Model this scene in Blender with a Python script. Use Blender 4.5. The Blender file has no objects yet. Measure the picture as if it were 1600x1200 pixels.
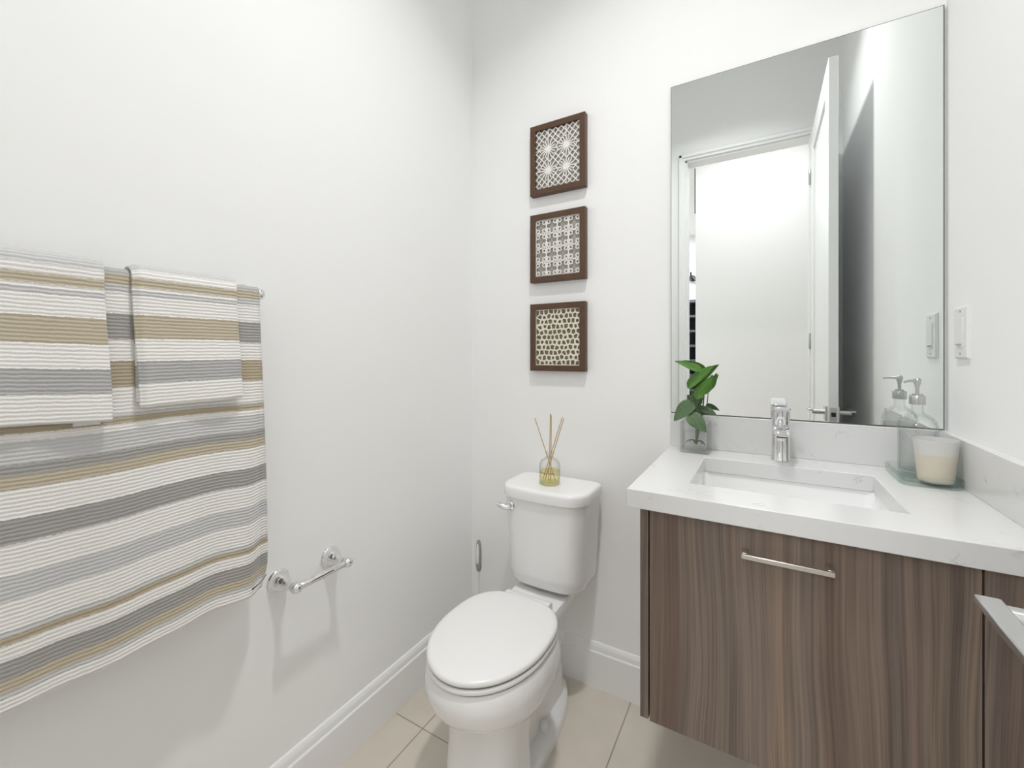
import bpy, bmesh, math, random
from mathutils import Vector, Matrix

random.seed(7)
scene = bpy.context.scene
COL = scene.collection
PI = math.pi

# ------------------------------------------------------------------ camera, world, lights, exposure
cam_data = bpy.data.cameras.new('camera')
cam = bpy.data.objects.new('camera', cam_data)
COL.objects.link(cam)
scene.camera = cam
cam_data.sensor_fit = 'HORIZONTAL'
cam_data.sensor_width = 36.0
cam_data.lens = 36.0 * 666.0 / 1600.0
cam_data.shift_y = -44.0 / 1600.0
cam_data.clip_start = 0.02
YAW = math.atan2(389, 666)
cam.location = (0, 0, 1.165)
cam.rotation_euler = (PI / 2, 0, YAW)

world = bpy.data.worlds.new('world')
scene.world = world
world.use_nodes = True
world.node_tree.nodes['Background'].inputs[0].default_value = (0.9, 0.95, 1.0, 1)
world.node_tree.nodes['Background'].inputs[1].default_value = 0.3


def area_light(name, loc, power, size, shape='DISK', rot=(0, 0, 0), color=(1, 1, 1), spread=PI, size_y=None):
    d = bpy.data.lights.new(name, 'AREA')
    d.energy = power
    d.shape = shape
    d.size = size
    if size_y:
        d.size_y = size_y
    d.color = color
    d.spread = spread
    o = bpy.data.objects.new(name, d)
    o.location = loc
    o.rotation_euler = rot
    COL.objects.link(o)
    return o


LX, LY = -0.20, 0.61            # the recessed ceiling lamp of the room
area_light('downlight_lamp', (LX, LY, 3.036), 10.0, 0.12, color=(1.0, 0.99, 0.975), spread=math.radians(120))
area_light('hallway_lamp', (-0.05, -0.80, 3.030), 8.0, 0.55, 'SQUARE', color=(0.97, 0.985, 1.0))
area_light('far_room_fill', (-1.2, -3.0, 3.030), 80.0, 0.5, 'SQUARE', color=(0.97, 0.985, 1.0))  # unseen lamp added as even fill from beyond the hallway

scene.view_settings.view_transform = 'Standard'
scene.view_settings.look = 'None'
scene.view_settings.gamma = 1.0
scene.view_settings.use_curve_mapping = False
scene.view_settings.exposure = 0.05
scene.cycles.use_denoising = True
scene.cycles.max_bounces = 16
scene.cycles.diffuse_bounces = 10
scene.cycles.glossy_bounces = 8
scene.cycles.transmission_bounces = 12
scene.cycles.transparent_max_bounces = 24


# ------------------------------------------------------------------ materials
def srgb(r, g, b):
    def f(c):
        c /= 255.0
        return c / 12.92 if c <= 0.04045 else ((c + 0.055) / 1.055) ** 2.4
    return (f(r), f(g), f(b), 1.0)


def new_mat(name):
    m = bpy.data.materials.new(name)
    m.use_nodes = True
    nt = m.node_tree
    bsdf = nt.nodes['Principled BSDF']
    return m, nt, bsdf


def L(nt, a, b):
    nt.links.new(a, b)


def noise_bump(nt, bsdf, scale, strength, dist=0.001, detail=3):
    tc = nt.nodes.new('ShaderNodeTexCoord')
    n = nt.nodes.new('ShaderNodeTexNoise')
    n.inputs['Scale'].default_value = scale
    n.inputs['Detail'].default_value = detail
    b = nt.nodes.new('ShaderNodeBump')
    b.inputs['Strength'].default_value = strength
    b.inputs['Distance'].default_value = dist
    L(nt, tc.outputs['Object'], n.inputs['Vector'])
    L(nt, n.outputs['Fac'], b.inputs['Height'])
    L(nt, b.outputs['Normal'], bsdf.inputs['Normal'])
    return n


def simple(name, col, rough=0.5, metal=0.0, bump=None, spec=0.5, vary=0.0, coat=0.0):
    m, nt, b = new_mat(name)
    b.inputs['Base Color'].default_value = col
    b.inputs['Roughness'].default_value = rough
    b.inputs['Metallic'].default_value = metal
    b.inputs['Specular IOR Level'].default_value = spec
    b.inputs['Coat Weight'].default_value = coat
    n = noise_bump(nt, b, *(bump or (60.0, 0.02)))
    if vary:
        mx = nt.nodes.new('ShaderNodeMix')
        mx.data_type = 'RGBA'
        mx.inputs['A'].default_value = col
        mx.inputs['B'].default_value = tuple(c * (1 - vary) for c in col[:3]) + (1,)
        L(nt, n.outputs['Fac'], mx.inputs['Factor'])
        L(nt, mx.outputs['Result'], b.inputs['Base Color'])
    return m


def thin_glass(name, tint, edge, ior=1.45, rough=0.0, refl=1.0):
    """clear thin-walled glass: straight-through, fresnel reflection, deeper tint at grazing angles"""
    m = bpy.data.materials.new(name)
    m.use_nodes = True
    nt = m.node_tree
    nt.nodes.clear()
    out = nt.nodes.new('ShaderNodeOutputMaterial')
    tr = nt.nodes.new('ShaderNodeBsdfTransparent')
    gl = nt.nodes.new('ShaderNodeBsdfGlossy')
    gl.inputs['Roughness'].default_value = rough
    lw = nt.nodes.new('ShaderNodeLayerWeight')
    lw.inputs['Blend'].default_value = 0.5

    def power(e):
        p = nt.nodes.new('ShaderNodeMath')
        p.operation = 'POWER'
        p.inputs[1].default_value = e
        L(nt, lw.outputs['Facing'], p.inputs[0])
        return p
    f0 = ((ior - 1) / (ior + 1)) ** 2
    fr = nt.nodes.new('ShaderNodeMath')               # Schlick reflectance, alike on both sides of the thin wall
    fr.operation = 'MULTIPLY_ADD'
    fr.inputs[1].default_value = 1 - f0
    fr.inputs[2].default_value = f0
    L(nt, power(5.0).outputs[0], fr.inputs[0])
    mx = nt.nodes.new('ShaderNodeMix')
    mx.data_type = 'RGBA'
    mx.inputs['A'].default_value = tint
    mx.inputs['B'].default_value = edge
    L(nt, power(2.0).outputs[0], mx.inputs['Factor'])
    L(nt, mx.outputs['Result'], tr.inputs['Color'])
    mul = nt.nodes.new('ShaderNodeMath')
    mul.operation = 'MULTIPLY'
    mul.inputs[1].default_value = refl
    L(nt, fr.outputs[0], mul.inputs[0])
    ms = nt.nodes.new('ShaderNodeMixShader')
    L(nt, mul.outputs[0], ms.inputs[0])
    L(nt, tr.outputs[0], ms.inputs[1])
    L(nt, gl.outputs[0], ms.inputs[2])
    L(nt, ms.outputs[0], out.inputs[0])
    return m


def emitter(name, col, strength):
    m, nt, b = new_mat(name)
    b.inputs['Base Color'].default_value = col
    b.inputs['Emission Color'].default_value = col
    b.inputs['Emission Strength'].default_value = strength
    return m


M = {}
M['paint'] = simple('wall_paint', (0.895, 0.90, 0.90, 1), 0.75, bump=(220.0, 0.05, 0.0005), spec=0.25)
M['paint_hall'] = simple('hall_paint', (0.84, 0.84, 0.84, 1), 0.8, bump=(220.0, 0.05, 0.0005), spec=0.2)
M['ceil'] = simple('ceiling_paint', (0.90, 0.90, 0.90, 1), 0.9, bump=(120.0, 0.08, 0.0005), spec=0.2)
M['trim'] = simple('trim_enamel', (0.86, 0.865, 0.87, 1), 0.35, bump=(30.0, 0.01, 0.0005))
M['porcelain'] = simple('porcelain', (0.84, 0.84, 0.84, 1), 0.09, bump=(6.0, 0.004, 0.0005), coat=0.3)
M['seat'] = simple('seat_plastic', (0.82, 0.82, 0.815, 1), 0.2, bump=(8.0, 0.004, 0.0005))
M['chrome'] = simple('chrome', (0.82, 0.82, 0.83, 1), 0.06, 1.0, bump=(20.0, 0.002, 0.0005))
M['nickel'] = simple('brushed_nickel', (0.62, 0.60, 0.56, 1), 0.28, 1.0, bump=(300.0, 0.03, 0.0002))
M['satin'] = simple('satin_metal', (0.60, 0.60, 0.60, 1), 0.3, 1.0, bump=(300.0, 0.02, 0.0002))
M['darkmetal'] = simple('dark_metal', (0.05, 0.05, 0.05, 1), 0.4, 0.8)
M['frame'] = simple('walnut_frame', srgb(92, 65, 44), 0.45, bump=(90.0, 0.12, 0.0006), vary=0.35)
M['backing'] = simple('grey_backing', srgb(170, 166, 158), 0.85, bump=(200.0, 0.2, 0.0004), vary=0.12)
M['backing2'] = simple('taupe_backing', srgb(148, 140, 124), 0.85, bump=(200.0, 0.2, 0.0004), vary=0.12)
M['paper'] = simple('white_paper', (0.83, 0.82, 0.79, 1), 0.85, bump=(250.0, 0.15, 0.0003))
M['paper2'] = simple('cream_paper', srgb(226, 220, 203), 0.85, bump=(250.0, 0.15, 0.0003))
M['reed'] = simple('reed_wood', srgb(206, 168, 108), 0.7, bump=(400.0, 0.2, 0.0003), vary=0.25)
M['ink'] = simple('dark_print', srgb(70, 66, 35), 0.6)
M['liquid'] = thin_glass('amber_oil', (0.97, 0.94, 0.72, 1), (0.94, 0.88, 0.58, 1), 1.3, 0.0, 0.5)
M['water'] = thin_glass('water', (0.985, 0.99, 0.99, 1), (0.94, 0.95, 0.945, 1), 1.2, 0.0, 0.5)
M['soap'] = thin_glass('clear_soap', (0.96, 0.965, 0.96, 1), (0.90, 0.91, 0.905, 1), 1.2, 0.0, 0.4)
M['glass'] = thin_glass('clear_glass', (0.993, 0.995, 0.994, 1), (0.83, 0.855, 0.845, 1), 1.5, 0.0, 1.0)
M['tray'] = thin_glass('tray_glass', (0.965, 0.98, 0.973, 1), (0.70, 0.80, 0.76, 1), 1.5, 0.0, 1.0)
M['leaf_hi'] = None
M['brushgrey'] = simple('grey_rubber', srgb(158, 154, 150), 0.5)
M['white_plastic'] = simple('white_plastic', (0.80, 0.80, 0.79, 1), 0.35)
M['grey_plastic'] = simple('grey_plastic', srgb(170, 170, 170), 0.4)
M['dark'] = simple('dark_slot', srgb(40, 40, 40), 0.7)
M['shelf'] = simple('dark_shelf', srgb(38, 44, 52), 0.6)
M['shelf2'] = simple('dark_shelf_edge', srgb(84, 90, 98), 0.5)
M['carcass'] = simple('cabinet_carcass', srgb(70, 60, 54), 0.6)
M['wick'] = simple('wick', srgb(90, 80, 70), 0.9)
M['mirror_edge'] = simple('mirror_edge', srgb(88, 96, 92), 0.25)
M['lens'] = emitter('lamp_lens', (1.0, 0.97, 0.92, 1), 3.0)
M['caulk'] = simple('caulk', (0.75, 0.74, 0.72, 1), 0.7)

# mirror silvering
m, nt, b = new_mat('mirror_silver')
b.inputs['Base Color'].default_value = (0.875, 0.905, 0.89, 1)
b.inputs['Metallic'].default_value = 1.0
b.inputs['Roughness'].default_value = 0.0
M['mirror'] = m

# floor tile
m, nt, b = new_mat('floor_tile')
tc = nt.nodes.new('ShaderNodeTexCoord')
mp = nt.nodes.new('ShaderNodeMapping')
TS = 0.535
mp.inputs['Location'].default_value = (0.9128 + 4 * TS, -1.0095 + 8 * TS, 0)
br = nt.nodes.new('ShaderNodeTexBrick')
br.offset = 0.0
br.squash = 1.0
br.inputs['Scale'].default_value = 1.0
br.inputs['Brick Width'].default_value = TS
br.inputs['Row Height'].default_value = TS
br.inputs['Mortar Size'].default_value = 0.0022
br.inputs['Mortar Smooth'].default_value = 0.1
br.inputs['Color1'].default_value = srgb(213, 206, 195)
br.inputs['Color2'].default_value = srgb(209, 202, 191)
br.inputs['Mortar'].default_value = srgb(168, 155, 138)
L(nt, tc.outputs['Object'], mp.inputs['Vector'])
L(nt, mp.outputs['Vector'], br.inputs['Vector'])
n1 = nt.nodes.new('ShaderNodeTexNoise')
n1.inputs['Scale'].default_value = 5.0
n1.inputs['Detail'].default_value = 8.0
L(nt, tc.outputs['Object'], n1.inputs['Vector'])
cr = nt.nodes.new('ShaderNodeValToRGB')
cr.color_ramp.elements[0].color = (0.90, 0.90, 0.89, 1)
cr.color_ramp.elements[1].color = (1.05, 1.04, 1.03, 1)
cr.color_ramp.elements[0].position = 0.3
cr.color_ramp.elements[1].position = 0.7
L(nt, n1.outputs['Fac'], cr.inputs[0])
mx = nt.nodes.new('ShaderNodeMix')
mx.data_type = 'RGBA'
mx.blend_type = 'MULTIPLY'
mx.inputs['Factor'].default_value = 1.0
L(nt, br.outputs['Color'], mx.inputs['A'])
L(nt, cr.outputs['Color'], mx.inputs['B'])
L(nt, mx.outputs['Result'], b.inputs['Base Color'])
b.inputs['Roughness'].default_value = 0.38
bp = nt.nodes.new('ShaderNodeBump')
bp.invert = True
bp.inputs['Distance'].default_value = 0.002
bp.inputs['Strength'].default_value = 0.5
L(nt, br.outputs['Fac'], bp.inputs['Height'])
L(nt, bp.outputs['Normal'], b.inputs['Normal'])
M['tile'] = m


# wood laminate, grain running vertically (object z)
def wood(name, tone=1.0):
    m, nt, b = new_mat(name)
    tc = nt.nodes.new('ShaderNodeTexCoord')
    # slow warp so the grain wanders
    mp0 = nt.nodes.new('ShaderNodeMapping')
    mp0.inputs['Scale'].default_value = (5.0, 5.0, 1.6)
    nw = nt.nodes.new('ShaderNodeTexNoise')
    nw.inputs['Scale'].default_value = 1.0
    nw.inputs['Detail'].default_value = 1.5
    L(nt, tc.outputs['Object'], mp0.inputs['Vector'])
    L(nt, mp0.outputs['Vector'], nw.inputs['Vector'])
    sx = nt.nodes.new('ShaderNodeSeparateXYZ')
    L(nt, tc.outputs['Object'], sx.inputs[0])
    mul = nt.nodes.new('ShaderNodeMath')
    mul.operation = 'MULTIPLY'
    mul.inputs[1].default_value = 0.05
    L(nt, nw.outputs['Fac'], mul.inputs[0])
    add = nt.nodes.new('ShaderNodeMath')
    L(nt, sx.outputs['X'], add.inputs[0])
    L(nt, mul.outputs[0], add.inputs[1])
    cb = nt.nodes.new('ShaderNodeCombineXYZ')
    L(nt, add.outputs[0], cb.inputs['X'])
    L(nt, sx.outputs['Y'], cb.inputs['Y'])
    L(nt, sx.outputs['Z'], cb.inputs['Z'])

    def streak(scx, scz, detail):
        mp = nt.nodes.new('ShaderNodeMapping')
        mp.inputs['Scale'].default_value = (scx, scx, scz)
        n = nt.nodes.new('ShaderNodeTexNoise')
        n.inputs['Scale'].default_value = 1.0
        n.inputs['Detail'].default_value = detail
        n.inputs['Roughness'].default_value = 0.6
        L(nt, cb.outputs[0], mp.inputs['Vector'])
        L(nt, mp.outputs['Vector'], n.inputs['Vector'])
        return n
    fine = streak(330.0, 2.2, 4.0)
    mid = streak(70.0, 0.8, 3.0)
    broad = streak(13.0, 0.25, 2.0)

    def ramp(src, stops):
        r = nt.nodes.new('ShaderNodeValToRGB')
        el = r.color_ramp.elements
        el[0].position, el[0].color = stops[0]
        el[1].position, el[1].color = stops[-1]
        for p, c in stops[1:-1]:
            e = el.new(p)
            e.color = c
        L(nt, src.outputs['Fac'], r.inputs[0])
        return r
    t = tone

    def c3(r, g, bb):
        q = srgb(r, g, bb)
        return (q[0] * t, q[1] * t, q[2] * t, 1)
    base = ramp(broad, [(0.32, c3(104, 86, 76)), (0.45, c3(119, 102, 91)), (0.55, c3(112, 100, 92)), (0.70, c3(132, 114, 99))])
    r2 = ramp(mid, [(0.33, (0.72, 0.71, 0.70, 1)), (0.5, (0.98, 0.98, 0.98, 1)), (0.68, (1.16, 1.14, 1.12, 1))])
    r3 = ramp(fine, [(0.36, (0.70, 0.69, 0.68, 1)), (0.5, (1.0, 1.0, 1.0, 1)), (0.66, (1.20, 1.19, 1.18, 1))])
    a = nt.nodes.new('ShaderNodeMix')
    a.data_type = 'RGBA'
    a.blend_type = 'MULTIPLY'
    a.inputs['Factor'].default_value = 1.0
    L(nt, base.outputs[0], a.inputs['A'])
    L(nt, r2.outputs[0], a.inputs['B'])
    c = nt.nodes.new('ShaderNodeMix')
    c.data_type = 'RGBA'
    c.blend_type = 'MULTIPLY'
    c.inputs['Factor'].default_value = 0.85
    L(nt, a.outputs['Result'], c.inputs['A'])
    L(nt, r3.outputs[0], c.inputs['B'])
    L(nt, c.outputs['Result'], b.inputs['Base Color'])
    b.inputs['Roughness'].default_value = 0.42
    bm_ = nt.nodes.new('ShaderNodeBump')
    bm_.inputs['Strength'].default_value = 0.15
    bm_.inputs['Distance'].default_value = 0.0006
    L(nt, fine.outputs['Fac'], bm_.inputs['Height'])
    L(nt, bm_.outputs['Normal'], b.inputs['Normal'])
    return m


M['wood'] = wood('ash_laminate', 1.0)

# quartz
m, nt, b = new_mat('white_quartz')
tc = nt.nodes.new('ShaderNodeTexCoord')
nd = nt.nodes.new('ShaderNodeTexNoise')
nd.inputs['Scale'].default_value = 7.0
nd.inputs['Detail'].default_value = 5.0
nd.inputs['Distortion'].default_value = 1.2
L(nt, tc.outputs['Object'], nd.inputs['Vector'])
cr = nt.nodes.new('ShaderNodeValToRGB')
W_ = (0.70, 0.70, 0.70, 1)
cr.color_ramp.elements[0].position, cr.color_ramp.elements[0].color = 0.0, W_
cr.color_ramp.elements[1].position, cr.color_ramp.elements[1].color = 1.0, W_
for p, c in ((0.488, W_), (0.5, (0.53, 0.53, 0.54, 1)), (0.512, W_)):
    e = cr.color_ramp.elements.new(p)
    e.color = c
L(nt, nd.outputs['Fac'], cr.inputs[0])
nm = nt.nodes.new('ShaderNodeTexNoise')
nm.inputs['Scale'].default_value = 17.0
nm.inputs['Detail'].default_value = 2.0
L(nt, tc.outputs['Object'], nm.inputs['Vector'])
mr = nt.nodes.new('ShaderNodeMapRange')
mr.inputs['From Min'].default_value = 0.52
mr.inputs['From Max'].default_value = 0.66
L(nt, nm.outputs['Fac'], mr.inputs['Value'])
mx = nt.nodes.new('ShaderNodeMix')
mx.data_type = 'RGBA'
mx.inputs['A'].default_value = W_
L(nt, mr.outputs['Result'], mx.inputs['Factor'])
L(nt, cr.outputs['Color'], mx.inputs['B'])
L(nt, mx.outputs['Result'], b.inputs['Base Color'])
b.inputs['Roughness'].default_value = 0.16
M['quartz'] = m


# towels: stripes along the cloth's own length (UV v, metres), fine corded ribs
def towel_mat(name, stops, length):
    m, nt, b = new_mat(name)
    uv = nt.nodes.new('ShaderNodeUVMap')
    uv.uv_map = 'cloth'
    sep = nt.nodes.new('ShaderNodeSeparateXYZ')
    L(nt, uv.outputs[0], sep.inputs[0])
    # ragged stripe borders
    nz = nt.nodes.new('ShaderNodeTexNoise')
    nz.inputs['Scale'].default_value = 160.0
    nz.inputs['Detail'].default_value = 2.0
    L(nt, uv.outputs[0], nz.inputs['Vector'])
    ma = nt.nodes.new('ShaderNodeMath')
    ma.operation = 'MULTIPLY_ADD'
    ma.inputs[1].default_value = 0.004
    L(nt, nz.outputs['Fac'], ma.inputs[0])
    L(nt, sep.outputs['Y'], ma.inputs[2])
    dv = nt.nodes.new('ShaderNodeMath')
    dv.operation = 'DIVIDE'
    dv.inputs[1].default_value = length
    L(nt, ma.outputs[0], dv.inputs[0])
    cr = nt.nodes.new('ShaderNodeValToRGB')
    cr.color_ramp.interpolation = 'CONSTANT'
    el = cr.color_ramp.elements
    el[0].position, el[0].color = 0.0, stops[0][1]
    el[1].position, el[1].color = stops[1][0] / length, stops[1][1]
    for p, c in stops[2:]:
        e = el.new(min(p / length, 1.0))
        e.color = c
    L(nt, dv.outputs[0], cr.inputs[0])
    # ribs
    PITCH = 0.0062
    nr = nt.nodes.new('ShaderNodeTexNoise')
    nr.inputs['Scale'].default_value = 60.0
    nr.inputs['Detail'].default_value = 3.0
    L(nt, uv.outputs[0], nr.inputs['Vector'])
    m2 = nt.nodes.new('ShaderNodeMath')
    m2.operation = 'MULTIPLY_ADD'
    m2.inputs[1].default_value = 0.0035
    L(nt, nr.outputs['Fac'], m2.inputs[0])
    L(nt, sep.outputs['Y'], m2.inputs[2])
    m3 = nt.nodes.new('ShaderNodeMath')
    m3.operation = 'MULTIPLY'
    m3.inputs[1].default_value = 2 * PI / PITCH
    L(nt, m2.outputs[0], m3.inputs[0])
    sn = nt.nodes.new('ShaderNodeMath')
    sn.operation = 'SINE'
    L(nt, m3.outputs[0], sn.inputs[0])
    # loops of the terry
    nt2 = nt.nodes.new('ShaderNodeTexNoise')
    nt2.inputs['Scale'].default_value = 700.0
    nt2.inputs['Detail'].default_value = 2.0
    L(nt, uv.outputs[0], nt2.inputs['Vector'])
    hsum = nt.nodes.new('ShaderNodeMath')
    hsum.operation = 'MULTIPLY_ADD'
    hsum.inputs[1].default_value = 1.6
    L(nt, nt2.outputs['Fac'], hsum.inputs[0])
    L(nt, sn.outputs[0], hsum.inputs[2])
    bp = nt.nodes.new('ShaderNodeBump')
    bp.inputs['Strength'].default_value = 0.5
    bp.inputs['Distance'].default_value = 0.0011
    L(nt, hsum.outputs[0], bp.inputs['Height'])
    L(nt, bp.outputs['Normal'], b.inputs['Normal'])
    # colour a little darker in the troughs between the cords
    mr = nt.nodes.new('ShaderNodeMapRange')
    mr.inputs['From Min'].default_value = -1.0
    mr.inputs['From Max'].default_value = -0.35
    mr.inputs['To Min'].default_value = 0.86
    mr.inputs['To Max'].default_value = 1.0
    L(nt, sn.outputs[0], mr.inputs['Value'])
    mm = nt.nodes.new('ShaderNodeMix')
    mm.data_type = 'RGBA'
    mm.blend_type = 'MULTIPLY'
    mm.inputs['Factor'].default_value = 1.0
    L(nt, cr.outputs['Color'], mm.inputs['A'])
    L(nt, mr.outputs['Result'], mm.inputs['B'])
    L(nt, mm.outputs['Result'], b.inputs['Base Color'])
    b.inputs['Roughness'].default_value = 0.95
    b.inputs['Specular IOR Level'].default_value = 0.1
    b.inputs['Sheen Weight'].default_value = 0.15
    return m


tW = srgb(242, 240, 237)
tL = srgb(208, 208, 208)
tM = srgb(184, 184, 183)
tD = srgb(170, 168, 165)
tT = srgb(196, 186, 165)
tB = srgb(184, 172, 149)


# leaf
def leaf_mat(name, c1, c2):
    m, nt, b = new_mat(name)
    uv = nt.nodes.new('ShaderNodeUVMap')
    uv.uv_map = 'leaf'
    nz = nt.nodes.new('ShaderNodeTexNoise')
    nz.inputs['Scale'].default_value = 3.0
    nz.inputs['Detail'].default_value = 4.0
    mp = nt.nodes.new('ShaderNodeMapping')
    mp.inputs['Scale'].default_value = (1.0, 6.0, 1.0)
    L(nt, uv.outputs[0], mp.inputs['Vector'])
    L(nt, mp.outputs[0], nz.inputs['Vector'])
    cr = nt.nodes.new('ShaderNodeValToRGB')
    cr.color_ramp.elements[0].position = 0.35
    cr.color_ramp.elements[0].color = c1
    cr.color_ramp.elements[1].position = 0.7
    cr.color_ramp.elements[1].color = c2
    L(nt, nz.outputs['Fac'], cr.inputs[0])
    L(nt, cr.outputs[0], b.inputs['Base Color'])
    b.inputs['Roughness'].default_value = 0.32
    b.inputs['Subsurface Weight'].default_value = 0.0
    return m


M['leaf_hi'] = leaf_mat('leaf_bright', srgb(46, 96, 22), srgb(96, 142, 48))
M['leaf_lo'] = leaf_mat('leaf_deep', srgb(62, 88, 54), srgb(96, 122, 84))
M['stem'] = simple('stem', srgb(84, 104, 62), 0.5)
M['root'] = simple('root', srgb(88, 64, 38), 0.7)
M['pebble'] = simple('pale_pebble', srgb(214, 205, 186), 0.6)

# candle wax seen through frosted glass
m, nt, b = new_mat('frosted_glass')
b.inputs['Base Color'].default_value = (0.86, 0.86, 0.85, 1)
b.inputs['Roughness'].default_value = 0.35
b.inputs['Transmission Weight'].default_value = 0.55
b.inputs['IOR'].default_value = 1.3
M['frost'] = m
m, nt, b = new_mat('candle_wax')
b.inputs['Base Color'].default_value = srgb(242, 222, 172)
b.inputs['Roughness'].default_value = 0.5
b.inputs['Subsurface Weight'].default_value = 0.4
b.inputs['Subsurface Radius'].default_value = (0.02, 0.015, 0.01)
M['wax'] = m


# ------------------------------------------------------------------ mesh helpers
def BM():
    return bmesh.new()


def root_of(o):
    while o.parent:
        o = o.parent
    return o


def obj(name, bm, mat, parent=None, base=None, smooth=None, bevel=0.0, segs=2, flip=True):
    """link bm (in world metres) as ONE object; parts keep their thing's base as origin"""
    if flip:
        bmesh.ops.recalc_face_normals(bm, faces=bm.faces[:])
    off = Vector(base) if base else (Vector(root_of(parent).location) if parent else Vector((0, 0, 0)))
    bmesh.ops.translate(bm, verts=bm.verts[:], vec=-off)
    me = bpy.data.meshes.new(name)
    bm.to_mesh(me)
    bm.free()
    me.materials.append(mat)
    o = bpy.data.objects.new(name, me)
    COL.objects.link(o)
    if parent:
        o.parent = parent
    else:
        o.location = off
    if smooth is not None:
        for p in me.polygons:
            p.use_smooth = True
        me.set_sharp_from_angle(angle=math.radians(smooth))
    if bevel:
        bv = o.modifiers.new('edge', 'BEVEL')
        bv.width = bevel
        bv.segments = segs
        bv.limit_method = 'ANGLE'
        bv.angle_limit = math.radians(40)
        for p in me.polygons:
            p.use_smooth = True
        me.set_sharp_from_angle(angle=math.radians(35))
        bv.harden_normals = False
    return o


def thing(name, label, cat, loc, group=None):
    o = bpy.data.objects.new(name, None)
    o.empty_display_size = 0.05
    o.location = loc
    COL.objects.link(o)
    return tag(o, label, cat, group)


def tag(o, label, cat, group=None):
    o['label'] = label
    o['category'] = cat
    if group:
        o['group'] = group
    return o


def struct(name, bm, mat, parent=None, **k):
    o = obj(name, bm, mat, parent, **k)
    if not parent:
        o['kind'] = 'structure'
    return o


def box(bm, x0, x1, y0, y1, z0, z1):
    vs = [bm.verts.new((x, y, z)) for x in (x0, x1) for y in (y0, y1) for z in (z0, z1)]
    for f in ((0, 1, 3, 2), (4, 6, 7, 5), (0, 4, 5, 1), (2, 3, 7, 6), (0, 2, 6, 4), (1, 5, 7, 3)):
        bm.faces.new([vs[i] for i in f])
    return vs


def loft(bm, rings, cap0=True, cap1=True):
    vr = [[bm.verts.new(p) for p in r] for r in rings]
    n = len(vr[0])
    for a, b_ in zip(vr, vr[1:]):
        for i in range(n):
            j = (i + 1) % n
            bm.faces.new((a[i], a[j], b_[j], b_[i]))
    if cap0:
        bm.faces.new(list(reversed(vr[0])))
    if cap1:
        bm.faces.new(vr[-1])
    return vr


def lathe(bm, prof, center, axis=(0, 0, 1), n=40, cap0=True, cap1=True):
    """prof: list of (radius, height along axis)"""
    ax = Vector(axis).normalized()
    t = Vector((1, 0, 0)) if abs(ax.x) < 0.9 else Vector((0, 1, 0))
    u = ax.cross(t).normalized()
    v = ax.cross(u)
    c = Vector(center)
    rings = []
    for r, h in prof:
        r = max(r, 1e-5)
        rings.append([c + ax * h + (u * math.cos(2 * PI * i / n) + v * math.sin(2 * PI * i / n)) * r for i in range(n)])
    loft(bm, rings, cap0, cap1)


def tube(bm, pts, r, n=12, cap=True, flat=None):
    """swept circle along pts; r a number or one per point"""
    pts = [Vector(p) for p in pts]
    rs = r if isinstance(r, (list, tuple)) else [r] * len(pts)
    rings = []
    prev = None
    for i, p in enumerate(pts):
        d = (pts[min(i + 1, len(pts) - 1)] - pts[max(i - 1, 0)]).normalized()
        if prev is None:
            t = Vector((0, 0, 1)) if abs(d.z) < 0.9 else Vector((1, 0, 0))
            u = d.cross(t).normalized()
        else:
            u = (prev - d * prev.dot(d)).normalized()
        prev = u
        v = d.cross(u)
        rings.append([p + (u * math.cos(2 * PI * k / n) + v * math.sin(2 * PI * k / n)) * rs[i] for k in range(n)])
    loft(bm, rings, cap, cap)


def rrect(x0, x1, y0, y1, r, z, n=8, bow=0.0):
    pts = []
    rr = r if isinstance(r, (list, tuple)) else (r, r, r, r)
    cs = [(x1 - rr[0], y1 - rr[0], 0, rr[0]), (x0 + rr[1], y1 - rr[1], 90, rr[1]),
          (x0 + rr[2], y0 + rr[2], 180, rr[2]), (x1 - rr[3], y0 + rr[3], 270, rr[3])]
    cx, hw = (x0 + x1) / 2, (x1 - x0) / 2
    for q, (px, py, a0, r_) in enumerate(cs):
        for i in range(n + 1):
            a = math.radians(a0 + 90.0 * i / n)
            pts.append([px + r_ * math.cos(a), py + r_ * math.sin(a), z])
    # add points along the straight sides so the front can bow
    out = []
    for i, p in enumerate(pts):
        out.append(p)
        nx = pts[(i + 1) % len(pts)]
        if (i + 1) % (n + 1) == 0:
            for k in range(1, 8):
                f = k / 8
                out.append([p[0] + (nx[0] - p[0]) * f, p[1] + (nx[1] - p[1]) * f, z])
    ym = (y0 + y1) / 2
    if bow:
        for p in out:
            w = max(0.0, min(1.0, (ym - p[1]) / (ym - y0)))
            p[1] -= bow * w * (1 - ((p[0] - cx) / hw) ** 2)
    return out


def bez(p0, p1, p2, p3, n=12):
    p0, p1, p2, p3 = map(Vector, (p0, p1, p2, p3))
    return [p0 * (1 - t) ** 3 + p1 * 3 * t * (1 - t) ** 2 + p2 * 3 * t * t * (1 - t) + p3 * t ** 3
            for t in (i / n for i in range(n + 1))]


def rect_ring(bm, outer, inner, z0, z1, to=lambda a, b_, c: (a, b_, c)):
    """slab between two rectangles (x0,x1,y0,y1)"""
    def loop(r, z):
        x0, x1, y0, y1 = r
        return [bm.verts.new(to(*p)) for p in ((x0, y0, z), (x1, y0, z), (x1, y1, z), (x0, y1, z))]
    ob, ot, ib, it = loop(outer, z0), loop(outer, z1), loop(inner, z0), loop(inner, z1)
    for i in range(4):
        j = (i + 1) % 4
        bm.faces.new((ot[i], ot[j], it[j], it[i]))
        bm.faces.new((ob[j], ob[i], ib[i], ib[j]))
        bm.faces.new((ob[i], ob[j], ot[j], ot[i]))
        bm.faces.new((ib[j], ib[i], it[i], it[j]))


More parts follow.
